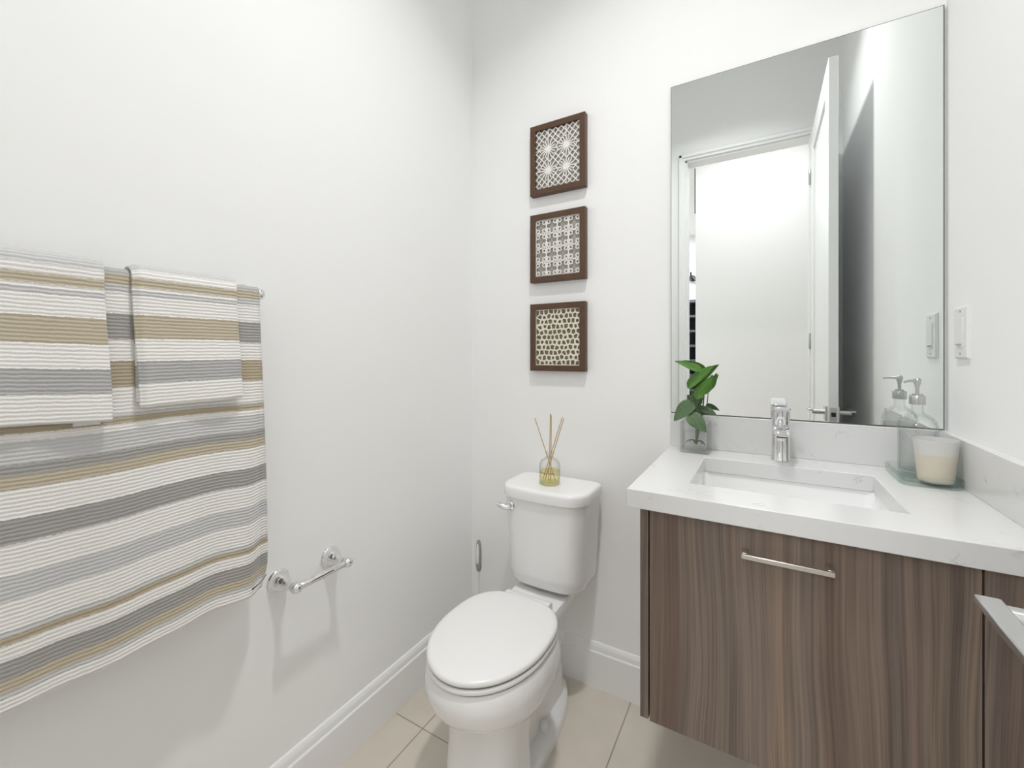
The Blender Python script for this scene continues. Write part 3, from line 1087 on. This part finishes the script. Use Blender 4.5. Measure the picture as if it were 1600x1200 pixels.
def framed(z0, z1, label, kind):
    t = thing('framed_art', label, 'framed art', ((FXa + FXb) / 2, YB, z0), 'three brown framed cut-paper panels')
    to = lambda a, b_, c: (a, c, b_)
    fw = 0.0215
    bm = BM()
    rect_ring(bm, (FXa, FXb, z0, z1), (FXa + fw, FXb - fw, z0 + fw, z1 - fw), FYf, FYbk, to)
    obj('frame', bm, M['frame'], t, bevel=0.0012)
    a0, a1, b0, b1 = FXa + fw, FXb - fw, z0 + fw, z1 - fw
    bm = BM(); box(bm, a0, a1, FYf + 0.012, FYf + 0.015, b0, b1)
    obj('backing_board', bm, M['backing2'] if kind == 2 else M['backing'], t)
    bm = BM()
    yp = FYf + 0.0075
    W, H = a1 - a0, b1 - b0

    def clipseg(p, q):
        # Liang-Barsky
        t0, t1 = 0.0, 1.0
        dx_, dz_ = q[0] - p[0], q[1] - p[1]
        for pp, qq in ((-dx_, p[0] - a0), (dx_, a1 - p[0]), (-dz_, p[1] - b0), (dz_, b1 - p[1])):
            if abs(pp) < 1e-12:
                if qq < 0:
                    return None
                continue
            r = qq / pp
            if pp < 0:
                t0 = max(t0, r)
            else:
                t1 = min(t1, r)
        if t0 >= t1:
            return None
        return (p[0] + dx_ * t0, p[1] + dz_ * t0), (p[0] + dx_ * t1, p[1] + dz_ * t1)

    lift = [0.0]

    def strip(p, q, w):
        s = clipseg(p, q)
        if not s:
            return
        p, q = s
        d = Vector((q[0] - p[0], q[1] - p[1]))
        if d.length < 1e-5:
            return
        d.normalize()
        n = Vector((-d.y, d.x)) * w / 2
        lift[0] = (lift[0] + 0.00007) % 0.0008
        y0_, y1_ = yp - 0.0012 - lift[0], yp + 0.0003
        c = [(p[0] + n.x, p[1] + n.y), (q[0] + n.x, q[1] + n.y), (q[0] - n.x, q[1] - n.y), (p[0] - n.x, p[1] - n.y)]
        c = [(min(max(x, a0), a1), min(max(z, b0), b1)) for x, z in c]
        f = [bm.verts.new((x, y0_, z)) for x, z in c]
        k = [bm.verts.new((x, y1_, z)) for x, z in c]
        bm.faces.new(f)
        bm.faces.new(k)
        for i in range(4):
            bm.faces.new((f[i], f[(i + 1) % 4], k[(i + 1) % 4], k[i]))

    def loop_(cx_, cz_, rx, rz, w, rot=0.0, n=18):
        pts = []
        for i in range(n):
            a = 2 * PI * i / n
            x, z = rx * math.cos(a), rz * math.sin(a)
            pts.append((cx_ + x * math.cos(rot) - z * math.sin(rot), cz_ + x * math.sin(rot) + z * math.cos(rot)))
        for i in range(n):
            strip(pts[i], pts[(i + 1) % n], w)

    def strip_out(p, q, w, cs, r):
        """a strip left out where it crosses the star discs"""
        d = Vector((q[0] - p[0], q[1] - p[1]))
        ln = d.length
        d /= ln
        cuts = []
        for cx_, cz_ in cs:
            m_ = (cx_ - p[0]) * d.x + (cz_ - p[1]) * d.y
            h2 = r * r - ((cx_ - p[0] - d.x * m_) ** 2 + (cz_ - p[1] - d.y * m_) ** 2)
            if h2 > 0:
                cuts.append((m_ - h2 ** 0.5, m_ + h2 ** 0.5))
        pos = 0.0
        for c0_, c1_ in sorted(cuts):
            if c0_ > pos:
                strip((p[0] + d.x * pos, p[1] + d.y * pos), (p[0] + d.x * c0_, p[1] + d.y * c0_), w)
            pos = max(pos, c1_)
        strip((p[0] + d.x * pos, p[1] + d.y * pos), q, w)

    if kind == 0:
        w = 0.0038
        cs = [(a0 + W * fx, b0 + H * fz) for fx in (0.29, 0.70) for fz in (0.30, 0.66)]
        RS = 0.031
        for cx_, cz_ in cs:
            for k in range(8):
                a = PI * k / 8
                strip((cx_ - RS * math.cos(a), cz_ - RS * math.sin(a)), (cx_ + RS * math.cos(a), cz_ + RS * math.sin(a)), w)
        sp = 0.0225
        mx_, mz_ = (a0 + a1) / 2, (b0 + b1) / 2
        for s in (-1, 1):
            for k in range(-16, 17):
                c = k * sp + 0.004
                strip_out((mx_ - 0.3 + c, mz_ - s * 0.3 * 1.08), (mx_ + 0.3 + c, mz_ + s * 0.3 * 1.08), w, cs, RS)
        for cx_, cz_ in cs:
            for k in range(2):
                a = PI * k / 2
                strip_out((cx_ - 0.12 * math.cos(a), cz_ - 0.12 * math.sin(a)), (cx_ + 0.12 * math.cos(a), cz_ + 0.12 * math.sin(a)), w * 0.8, cs, RS)
    elif kind == 1:
        n = 4
        cw, ch = W / n, H / n
        for i in range(n):
            for j in range(n):
                x0_, z0_ = a0 + cw * i, b0 + ch * j
                xm, zm = x0_ + cw / 2, z0_ + ch / 2
                for qx, qz in ((-1, -1), (1, -1), (1, 1), (-1, 1)):
                    loop_(xm + qx * cw * 0.295, zm + qz * ch * 0.295, cw * 0.165, ch * 0.110, 0.0040, math.atan2(qz * ch, qx * cw), 14)
                for a in range(4):
                    A = a * PI / 2
                    px, pz = math.cos(A), math.sin(A)
                    strip((xm + px * cw * 0.40 - pz * cw * 0.2, zm + pz * ch * 0.40 + px * ch * 0.2), (xm + px * cw * 0.5, zm + pz * ch * 0.5), 0.0026)
                    strip((xm + px * cw * 0.40 + pz * cw * 0.2, zm + pz * ch * 0.40 - px * ch * 0.2), (xm + px * cw * 0.5, zm + pz * ch * 0.5), 0.0026)
        for k in range(n + 1):
            strip((a0 + cw * k, b0), (a0 + cw * k, b1), 0.0028)
            strip((a0, b0 + ch * k), (a1, b0 + ch * k), 0.0028)
    else:
        rnd = random.Random(11)
        pts = []
        nx, nz = 10, 11
        for i in range(nx):
            for j in range(nz):
                pts.append((a0 + W * (i + 0.5 + 0.5 * (j % 2) + rnd.uniform(-0.22, 0.22)) / nx, b0 + H * (j + 0.5 + rnd.uniform(-0.22, 0.22)) / nz))

        def cell(k):
            poly = [(a0, b0), (a1, b0), (a1, b1), (a0, b1)]
            px, pz = pts[k]
            for m_, (qx, qz) in enumerate(pts):
                if m_ == k:
                    continue
                nx_, nz_ = qx - px, qz - pz
                if nx_ * nx_ + nz_ * nz_ > 0.0036:
                    continue
                c = (qx * qx + qz * qz - px * px - pz * pz) / 2
                out = []
                for i in range(len(poly)):
                    A, B_ = poly[i], poly[(i + 1) % len(poly)]
                    da, db = A[0] * nx_ + A[1] * nz_ - c, B_[0] * nx_ + B_[1] * nz_ - c
                    if da <= 0:
                        out.append(A)
                    if (da < 0 < db) or (db < 0 < da):
                        f = da / (da - db)
                        out.append((A[0] + (B_[0] - A[0]) * f, A[1] + (B_[1] - A[1]) * f))
                poly = out
                if len(poly) < 3:
                    return None
            return poly
        for k in range(len(pts)):
            if not (a0 < pts[k][0] < a1):
                continue
            poly = cell(k)
            if not poly:
                continue
            gx = sum(p[0] for p in poly) / len(poly)
            gz = sum(p[1] for p in poly) / len(poly)
            sc = rnd.choice((0.76, 0.74, 0.70, 0.58))
            inn = [(gx + (x - gx) * sc, gz + (z - gz) * sc) for x, z in poly]
            f = [bm.verts.new((x, yp - 0.0015, z)) for x, z in poly]
            g = [bm.verts.new((x, yp - 0.0015, z)) for x, z in inn]
            h_ = [bm.verts.new((x, yp + 0.0005, z)) for x, z in inn]
            n_ = len(poly)
            for i in range(n_):
                j = (i + 1) % n_
                bm.faces.new((f[i], f[j], g[j], g[i]))
                bm.faces.new((g[i], g[j], h_[j], h_[i]))
    obj('cut_paper', bm, M['paper2'] if kind == 2 else M['paper'], t)


framed(1.768, 2.030, 'brown framed panel of white paper starburst lattice, highest of three', 0)
framed(1.4405, 1.6955, 'brown framed panel of white paper ringed stars, middle of three', 1)
framed(1.1085, 1.3595, 'brown framed panel of cream paper honeycomb cells, lowest of three', 2)

# ------------------------------------------------------------------ toilet
TX = -0.6315
t = thing('toilet', 'white two-piece toilet with closed elongated lid in the corner', 'toilet', (TX, 1.12, 0))
toilet = t


def egg(z, yf, yb, hw, ym=0.985, nb=2.8, n=72):
    pts = []
    for i in range(n):
        a = 2 * PI * i / n
        c, s = math.cos(a), math.sin(a)
        if s < 0:                                     # front half: plain ellipse
            pts.append((TX + hw * c, ym + (ym - yf) * s, z))
        else:
            e = 2.0 / nb
            pts.append((TX + hw * math.copysign(abs(c) ** e, c), ym + (yb - ym) * abs(s) ** e, z))
    return pts


bm = BM()
loft(bm, [egg(0.205, 0.900, 1.08, 0.085), egg(0.220, 0.884, 1.10, 0.103), egg(0.235, 0.866, 1.115, 0.117), egg(0.247, 0.848, 1.13, 0.127), egg(0.259, 0.831, 1.14, 0.1355), egg(0.272, 0.813, 1.15, 0.1435),
          egg(0.288, 0.796, 1.16, 0.1515), egg(0.306, 0.782, 1.165, 0.1580), egg(0.326, 0.7735, 1.17, 0.1620), egg(0.348, 0.771, 1.17, 0.1625), egg(0.365, 0.774, 1.17, 0.1590),
          egg(0.376, 0.778, 1.168, 0.1550), egg(0.3822, 0.7815, 1.166, 0.1515), egg(0.3820, 0.785, 1.162, 0.148), egg(0.3770, 0.79, 1.158, 0.143)])
# front pedestal block
loft(bm, [rrect(TX - 0.112, TX + 0.112, 0.842, 1.020, (0.012, 0.012, 0.075, 0.075), 0.0), rrect(TX - 0.110, TX + 0.110, 0.846, 1.018, (0.012, 0.012, 0.075, 0.075), 0.012),
          rrect(TX - 0.103, TX + 0.103, 0.858, 1.012, (0.012, 0.012, 0.075, 0.075), 0.08), rrect(TX - 0.100, TX + 0.100, 0.864, 1.010, (0.012, 0.012, 0.075, 0.075), 0.165),
          rrect(TX - 0.104, TX + 0.104, 0.866, 1.012, (0.012, 0.012, 0.075, 0.075), 0.215), rrect(TX - 0.108, TX + 0.108, 0.868, 1.02, (0.012, 0.012, 0.07, 0.07), 0.255)])
# trapway body running back to the wall
loft(bm, [rrect(TX - 0.060, TX + 0.060, 0.99, 1.36, 0.045, 0.0), rrect(TX - 0.056, TX + 0.056, 0.99, 1.355, 0.045, 0.10), rrect(TX - 0.056, TX + 0.056, 0.99, 1.35, 0.045, 0.20),
          rrect(TX - 0.066, TX + 0.066, 0.99, 1.36, 0.045, 0.29), rrect(TX - 0.088, TX + 0.088, 0.99, 1.385, 0.04, 0.345), rrect(TX - 0.093, TX + 0.093, 0.99, 1.395, 0.035, 0.376), rrect(TX - 0.090, TX + 0.090, 1.0, 1.392, 0.033, 0.383)])


# floor flange widening round the back
def flange(z, o_):
    pts = []
    for i in range(48):
        a = 2 * PI * i / 48
        c, s = math.cos(a), math.sin(a)
        if s > 0:
            pts.append((TX + (0.100 - o_) * c, 1.15 + (0.262 - o_) * s, z))
        else:
            e = 0.5
            pts.append((TX + (0.100 - o_) * math.copysign(abs(c) ** e, c), 1.15 + 0.16 * math.copysign(abs(s) ** e, s), z))
    return pts


loft(bm, [flange(0.0, 0.0), flange(0.018, 0.001), flange(0.027, 0.004), flange(0.034, 0.011), flange(0.039, 0.022), flange(0.043, 0.042)])
obj('bowl', bm, M['porcelain'], t, smooth=42)
for s in (-1, 1):
    bm = BM(); lathe(bm, [(0.0125, -0.004), (0.0130, 0.012), (0.0115, 0.022), (0.0075, 0.027), (0.0, 0.029)], (TX + s * 0.0665, 1.155, 0.040), cap1=False, n=24)
    obj('bolt_cap', bm, M['white_plastic'], t, smooth=50)

bm = BM()
loft(bm, [egg(0.3930, 0.7830, 1.160, 0.1465), egg(0.3876, 0.7800, 1.164, 0.1495), egg(0.3873, 0.7770, 1.166, 0.1525), egg(0.3882, 0.7750, 1.168, 0.1545), egg(0.392, 0.7735, 1.168, 0.1560), egg(0.398, 0.7745, 1.168, 0.1555), egg(0.4003, 0.7770, 1.165, 0.1530), egg(0.4000, 0.7800, 1.162, 0.1500), egg(0.3950, 0.7830, 1.160, 0.1470)])
obj('seat_ring', bm, M['seat'], t, smooth=50)
bm = BM()
loft(bm, [egg(0.4115, 0.7830, 1.158, 0.1470), egg(0.4058, 0.7800, 1.161, 0.1500), egg(0.4054, 0.7770, 1.163, 0.1530), egg(0.4064, 0.7750, 1.166, 0.1548), egg(0.410, 0.7735, 1.167, 0.1560), egg(0.4155, 0.7745, 1.166, 0.1552), egg(0.419, 0.778, 1.162, 0.1515),
          egg(0.4205, 0.786, 1.154, 0.1435), egg(0.4215, 0.82, 1.12, 0.11), egg(0.422, 0.90, 1.06, 0.05)])
lid = obj('seat_lid', bm, M['seat'], t, smooth=50)
for s in (-1, 1):
    for (yy, xx) in ((0.82, 0.06), (1.09, 0.11)):
        bm = BM(); lathe(bm, [(0.006, 0.3945), (0.006, 0.4120)], (TX + s * xx, yy, 0), n=12)
        obj('bumper', bm, M['seat'], t)
bm = BM()
rings = [[(x, y, z) for (y, z) in ((1.158, 0.386), (1.196, 0.386), (1.196, 0.404), (1.190, 0.409), (1.176, 0.4105), (1.158, 0.4105))] for x in (TX - 0.078, TX + 0.078)]
loft(bm, rings)
obj('hinge_bar', bm, M['seat'], t, bevel=0.002)

# tank
TKB = 1.428
bm = BM()


def tk(z, hw, yf, bow=0.014, rf=0.055):
    return rrect(TX + 0.008 - hw, TX + 0.008 + hw, yf, TKB, (0.02, 0.02, rf, rf), z, bow=bow)


loft(bm, [tk(0.394, 0.105, 1.285, 0.006), tk(0.396, 0.116, 1.272, 0.008), tk(0.404, 0.127, 1.261, 0.011), tk(0.42, 0.1335, 1.2545), tk(0.45, 0.1365, 1.2515), tk(0.58, 0.1425, 1.2465), tk(0.690, 0.1475, 1.243)])
obj('tank', bm, M['porcelain'], t, smooth=42)
bm = BM(); box(bm, TX - 0.06, TX + 0.06, 1.30, 1.39, 0.382, 0.396)
obj('tank_gasket', bm, M['dark'], t)
bm = BM()


def ld(z, o_, rf=0.062):
    return rrect(TX + 0.008 - 0.1560 + o_, TX + 0.008 + 0.1560 - o_, 1.236 + o_, TKB + 0.006 - o_, (0.03, 0.03, rf, rf), z, bow=0.016)


loft(bm, [ld(0.6905, 0.004), ld(0.693, 0.0005), ld(0.700, 0.0), ld(0.718, 0.0), ld(0.7245, 0.002), ld(0.728, 0.006), ld(0.7292, 0.013), ld(0.7296, 0.03)])
obj('tank_lid', bm, M['porcelain'], t, smooth=42)
bm = BM()
fx, fy, fz = TX + 0.008 - 0.104, 1.2385, 0.662
lathe(bm, [(0.017, 0.0), (0.017, 0.004), (0.014, 0.008), (0.009, 0.010), (0.009, 0.016), (0.0, 0.018)], (fx, fy, fz), (-0.1, -1, 0), cap1=False, n=28)
fl = obj('lever_base', bm, M['chrome'], t, smooth=40)
bm = BM()
tube(bm, [(fx + 0.004, fy - 0.012, fz - 0.001), (fx - 0.008, fy - 0.016, fz - 0.002), (fx - 0.020, fy - 0.022, fz), (fx - 0.030, fy - 0.028, fz + 0.005), (fx - 0.036, fy - 0.032, fz + 0.009)], [0.0095, 0.0105, 0.0095, 0.0075, 0.0050], n=16)
obj('flush_lever', bm, M['chrome'], fl, smooth=50)

# ------------------------------------------------------------------ reed diffuser on the tank lid
rx, ry, rz = -0.6225, 1.3205, 0.7298
t = thing('reed_diffuser', 'glass reed diffuser with amber oil and wooden reeds on the toilet tank', 'diffuser', (rx, ry, rz))
bm = BM()
lathe(bm, [(0.0, 0.0), (0.0335, 0.0), (0.0358, 0.003), (0.0360, 0.060), (0.0345, 0.070), (0.0285, 0.081), (0.017, 0.088), (0.0125, 0.092), (0.0125, 0.102), (0.0150, 0.1035), (0.0150, 0.107), (0.0105, 0.107),
           (0.0105, 0.091), (0.015, 0.0855), (0.0268, 0.078), (0.0325, 0.068), (0.0338, 0.060), (0.0338, 0.006), (0.0, 0.005)], (rx, ry, rz), cap0=False, cap1=False, n=44)
obj('bottle', bm, M['glass'], t, smooth=45)
bm = BM(); lathe(bm, [(0.0, 0.0066), (0.0332, 0.0066), (0.0332, 0.046), (0.0, 0.046)], (rx, ry, rz), cap0=False, cap1=False)
obj('scented_oil', bm, M['liquid'], t, smooth=45)
tips = [(-0.0565, 0.0, 0.218), (0.0015, 0.004, 0.238), (0.008, -0.004, 0.234), (0.045, 0.004, 0.228), (0.054, -0.004, 0.226)]
foots = [(0.020, 0.004, 0.012), (-0.002, -0.004, 0.009), (0.001, 0.006, 0.009), (-0.024, -0.002, 0.012), (-0.019, 0.006, 0.012)]
for a, c in zip(tips, foots):
    bm = BM()
    P0, P1 = Vector((rx, ry, rz)) + Vector(c), Vector((rx, ry, rz)) + Vector(a)
    tube(bm, [P0, (P0 * 0.62 + P1 * 0.38), P1], 0.0015, n=8)
    obj('reed', bm, M['reed'], t, smooth=60)
# small dark lettering too small to read, curved round the front of the bottle
bm = BM()
rr_ = random.Random(4)
ang = -2.24
for k in range(18):
    if k in (10, 11):
        ang += 0.085
        continue
    w_ = 0.06
    h0, h1 = 0.0395, 0.0395 + rr_.choice((0.0035, 0.0045, 0.0045))
    for (aa, ab, z0_, z1_) in ((ang, ang + 0.018, h0, h1), (ang + 0.018, ang + w_, *rr_.choice(((h0, h0 + 0.0009), (h1 - 0.0009, h1), (h0 + 0.0018, h0 + 0.0027)))), (ang + w_ - 0.018, ang + w_, *rr_.choice(((h0, h1), (h0, h0 + 0.002), (h1 - 0.002, h1))))):
        q = []
        for a_, z_ in ((aa, z0_), (ab, z0_), (ab, z1_), (aa, z1_)):
            q.append(bm.verts.new((rx + 0.0364 * math.cos(a_), ry + 0.0364 * math.sin(a_), rz + z_)))
        bm.faces.new(q)
    ang += 0.085
obj('bottle_print', bm, M['ink'], t)

# ------------------------------------------------------------------ toilet brush in the corner behind the toilet
bxx, byy = -0.9505, 1.370
t = thing('toilet_brush', 'toilet brush with grey and white grip in the corner behind the toilet', 'brush', (bxx, byy, 0))
bm = BM()
lathe(bm, [(0.0, 0.0), (0.046, 0.0), (0.050, 0.004), (0.047, 0.10), (0.044, 0.135), (0.040, 0.135), (0.043, 0.10), (0.044, 0.008), (0.0, 0.006)], (bxx, byy, 0), cap0=False, cap1=False)
obj('holder', bm, M['white_plastic'], t, smooth=45)
bm = BM()
lathe(bm, [(0.0, 0.010), (0.020, 0.012), (0.032, 0.03), (0.033, 0.06), (0.022, 0.085), (0.008, 0.092)], (bxx, byy, 0))
obj('brush_head', bm, M['white_plastic'], t, smooth=45)
bm = BM(); lathe(bm, [(0.0045, 0.08), (0.0045, 0.315), (0.006, 0.335)], (bxx, byy, 0), n=16)
obj('brush_stick', bm, M['white_plastic'], t, smooth=45)


def oval(z, a, b_, cx_=bxx, cy_=byy, n=24):
    return [(cx_ + a * math.cos(2 * PI * i / n), cy_ + b_ * math.sin(2 * PI * i / n), z) for i in range(n)]


bm = BM()
loft(bm, [oval(0.322, 0.003, 0.003), oval(0.332, 0.0100, 0.009), oval(0.345, 0.0118, 0.010), oval(0.40, 0.0118, 0.010), oval(0.425, 0.0110, 0.009), oval(0.440, 0.0085, 0.007), oval(0.447, 0.003, 0.003)])
gp = obj('grip', bm, M['brushgrey'], t, smooth=50)
bm = BM()
cx_, cy_ = bxx + 0.0002, byy - 0.0070
loft(bm, [oval(0.352, 0.0015, 0.0015, cx_, cy_), oval(0.362, 0.0060, 0.0045, cx_, cy_), oval(0.40, 0.0070, 0.0062, cx_, cy_), oval(0.428, 0.0050, 0.0045, cx_, cy_ + 0.001), oval(0.438, 0.0015, 0.0015, cx_, cy_ + 0.002)])
obj('grip_inlay', bm, M['white_plastic'], gp, smooth=50)

# ------------------------------------------------------------------ toilet paper holder on the left wall
pz = 0.604
t = thing('paper_holder', 'empty chrome toilet paper holder on the left wall', 'paper holder', (XL, 0.70, pz))
PX = XL + 0.075
for y in (0.625, 0.773):
    bm = BM()
    lathe(bm, [(0.0275, 0.0), (0.0285, 0.003), (0.0270, 0.006), (0.0245, 0.0075), (0.0235, 0.012), (0.0205, 0.022), (0.0145, 0.032), (0.0100, 0.040), (0.0085, 0.052), (0.0085, 0.060)], (XL, y, pz), (1, 0, 0))
    ps = obj('post', bm, M['chrome'], t, smooth=40)
    bm = BM()
    lathe(bm, [(0.0, -0.0140), (0.006, -0.0128), (0.0105, -0.0090), (0.0135, -0.002), (0.0135, 0.004), (0.0100, 0.0100), (0.0, 0.0130)], (PX, y, pz + 0.001), (0, 1, 0), cap0=False, cap1=False, n=28)
    obj('post_knob', bm, M['chrome'], ps, smooth=50)
bm = BM()
lathe(bm, [(0.0085, 0.633), (0.0092, 0.634), (0.0092, 0.695), (0.0104, 0.6955), (0.0104, 0.699), (0.0082, 0.6995), (0.0082, 0.764), (0.0070, 0.766)], (PX, 0, pz + 0.001), (0, 1, 0), n=28)
obj('roller', bm, M['chrome'], t, smooth=35)

# ------------------------------------------------------------------ towel bar and towels on the left wall
BXc, BZ, BR = -0.974, 1.3035, 0.0088
t = thing('towel_bar', 'chrome towel bar on the left wall under the striped towels', 'towel bar', (XL, 0.24, BZ))
bm = BM(); tube(bm, [(BXc, -0.055, BZ), (BXc, 0.533, BZ)], BR, n=24); obj('rail', bm, M['chrome'], t, smooth=40)
for y, s in ((-0.062, -1), (0.540, 1)):
    bm = BM()
    lathe(bm, [(0.0275, 0.0), (0.0285, 0.003), (0.0270, 0.006), (0.0245, 0.0075), (0.0205, 0.022), (0.0145, 0.032), (0.0100, 0.042), (0.0085, 0.056)], (XL, y, BZ), (1, 0, 0))
    ps = obj('post', bm, M['chrome'], t, smooth=40)
    bm = BM()
    lathe(bm, [(0.0, -0.0125), (0.0075, -0.0110), (0.0122, -0.005), (0.0130, 0.001), (0.0110, 0.0075), (0.006, 0.011), (0.0, 0.0120)], (BXc, y, BZ), (0, s, 0), cap0=False, cap1=False, n=28)
    obj('end_knob', bm, M['chrome'], ps, smooth=50)


def ss(a, b_, x):
    x = min(1, max(0, (x - a) / (b_ - a)))
    return x * x * (3 - 2 * x)


def towel(name, mat, parent, y0f, y1f, R, front, back, wave, ny=44, thick=0.0052, step=0.006, start=0.0, curl=0.0):
    """sheet over the bar. y0f/y1f(d): side edges at depth d below the bar top (front); wave(y,d): push off the wall"""
    prof = []                                             # (x, z, d, side)
    nb = int(back / step)
    for i in range(nb, 0, -1):
        d = back * i / nb
        prof.append((BXc - R, BZ - d, -d))
    arc = PI * R
    na = 10
    for i in range(na + 1):
        a = PI - PI * i / na
        prof.append((BXc + R * math.cos(a), BZ + R * math.sin(a), (i / na - 0.5) * arc))
    nf = int(front / step)
    for i in range(1, nf + 1):
        d = front * i / nf
        prof.append((BXc + R, BZ - d, arc / 2 + d))
    bm = BM()
    lay = bm.loops.layers.uv.new('cloth')
    grid = []
    for x, z, d in prof:
        row = []
        fd = max(0.0, BZ - z) if d > 0 else 0.0
        for j in range(ny + 1):
            f = j / ny
            ya, yb_ = y0f(fd), y1f(fd)
            y = ya + (yb_ - ya) * f
            wx, wz = wave(y, fd, f) if d > 0 else (0, 0)
            if curl:                                  # the folded edge turns in towards the bar
                q = curl * (1 - ss(0.0, 0.07, f)) / R
                wx -= (x - BXc) * q
                wz -= max(0.0, z - BZ) * q
            row.append((bm.verts.new((x + wx, y, z + wz)), y, abs(d) + start))
        grid.append(row)
    for i in range(len(grid) - 1):
        for j in range(ny):
            q = [grid[i][j], grid[i][j + 1], grid[i + 1][j + 1], grid[i + 1][j]]
            fa = bm.faces.new([a[0] for a in q])
            for lp_, a in zip(fa.loops, q):
                lp_[lay].uv = (a[1], a[2])
    o = obj(name, bm, mat, parent, smooth=70)
    so = o.modifiers.new('pile', 'SOLIDIFY')
    so.thickness = thick
    so.offset = 0
    return o


# stripe tables: distance below the top of the fold, metres
def vz(v, k):
    return BZ + 0.0196 - (1.165 - (v - 556) * k)


K1 = 0.0014058
bath = [(0.0, tM), (vz(456, K1), tT), (vz(469, K1), tL), (vz(478, K1), tW), (vz(504, K1), tD), (vz(536, K1), tW), (vz(563.5, K1), tB), (vz(594, K1), tW), (vz(626, K1), tL),
        (vz(630, K1), tB), (vz(638, K1), tW), (vz(646, K1), tL), (vz(671, K1), tD), (vz(682, K1), tT), (vz(697, K1), tW), (vz(726, K1), tD), (vz(753, K1), tW), (vz(784, K1), tL),
        (vz(810, K1), tW), (vz(841, K1), tL), (vz(846, K1), tB), (vz(854, K1), tW), (vz(870, K1), tD), (vz(891, K1), tT), (vz(903, K1), tL), (vz(908, K1), tW)]
M['towel_bath'] = towel_mat('bath_towel_cloth', bath, 0.72)
K2 = 0.001217


def vh(v):
    return BZ + 0.0385 - (1.165 - (v - 556) * K2)


hand = [(0.0, tL), (vh(432), tW), (vh(444), tT), (vh(457), tW), (vh(463), tL), (vh(470), tW), (vh(497.5), tT), (vh(532), tW), (vh(564), tM), (vh(596.5), tW)]
M['towel_hand'] = towel_mat('hand_towel_cloth', hand, 0.40)

t = thing('bath_towel', 'large striped grey, tan and white bath towel on the towel bar', 'towel', (BXc, 0.25, BZ))


def bath_wave(y, d, f):
    k = ss(0.05, 0.66, d)
    x = 0.011 * k * (1 + math.sin(2 * PI * (y - 0.05) / 0.24)) * 0.6 + 0.005 * k * (1 + math.sin(2 * PI * y / 0.105 + 2.0 + 3 * d)) * 0.5
    x += 0.007 * ss(0.0, 0.25, d) * (1 - ss(0.50, 0.56, y))
    x -= 0.028 * k * ss(0.50, 0.552, y)
    z = 0.006 * k * math.sin(2 * PI * (y - 0.02) / 0.3)
    return x, z


towel('cloth', M['towel_bath'], t, lambda d: -0.04 - 0.004 * d, lambda d: 0.5335 + 0.026 * ss(0, 0.58, d) - 0.016 * ss(0.600, 0.675, d), 0.0125, 0.655, 0.55, bath_wave)
bm = BM()
P = [(-0.9620, 0.5497, 0.6735), (-0.9570, 0.5412, 0.6686), (-0.9530, 0.5305, 0.6646), (-0.9510, 0.5198, 0.6617), (-0.9500, 0.5125, 0.6599)]
tube(bm, P, [0.0008, 0.0008, 0.0007, 0.0010, 0.0018], n=8)
tg = obj('tag_cord', bm, M['dark'], t, smooth=60)
tg['label'] = 'thin black-tipped cord'


def hand_towel(ya, yb_, dz, label, seed, inner, drop):
    t = thing('hand_towel', label, 'towel', (BXc, (ya + yb_) / 2, BZ), 'striped hand towels over the bath towel')

    def wv(y, d, f):
        k = ss(0.0, 0.24, d)
        x = 0.013 * k + 0.003 * k * math.sin(2 * PI * f * 1.3 + seed)
        return x, -dz * k * (0.5 - f) - 0.0
    towel('cloth', M['towel_hand'], t, lambda d: ya + 0.006 * ss(0, 0.24, d), lambda d: yb_ + 0.006 * ss(0, 0.24, d), 0.0245, 0.228 + drop, 0.20, wv, ny=60, start=-0.75 * drop, curl=0.0062)

    def wv2(y, d, f):
        k = ss(0.0, 0.24, d)
        return 0.0108 * k, 0.0
    towel('folded_layer', M['towel_hand'], t, lambda d: ya + inner[0], lambda d: ya + inner[1], 0.0187, 0.228 + drop + inner[2], 0.19, wv2, ny=10, thick=0.0060)


hand_towel(0.105, 0.2715, -0.010, 'striped hand towel with tan band, cut by the left edge', 0.5, (0.128, 0.160, 0.009), 0.0145)
hand_towel(0.3095, 0.4800, 0.004, 'striped hand towel with tan band, beside the bar end', 2.2, (0.0030, 0.158, -0.006), 0.0)
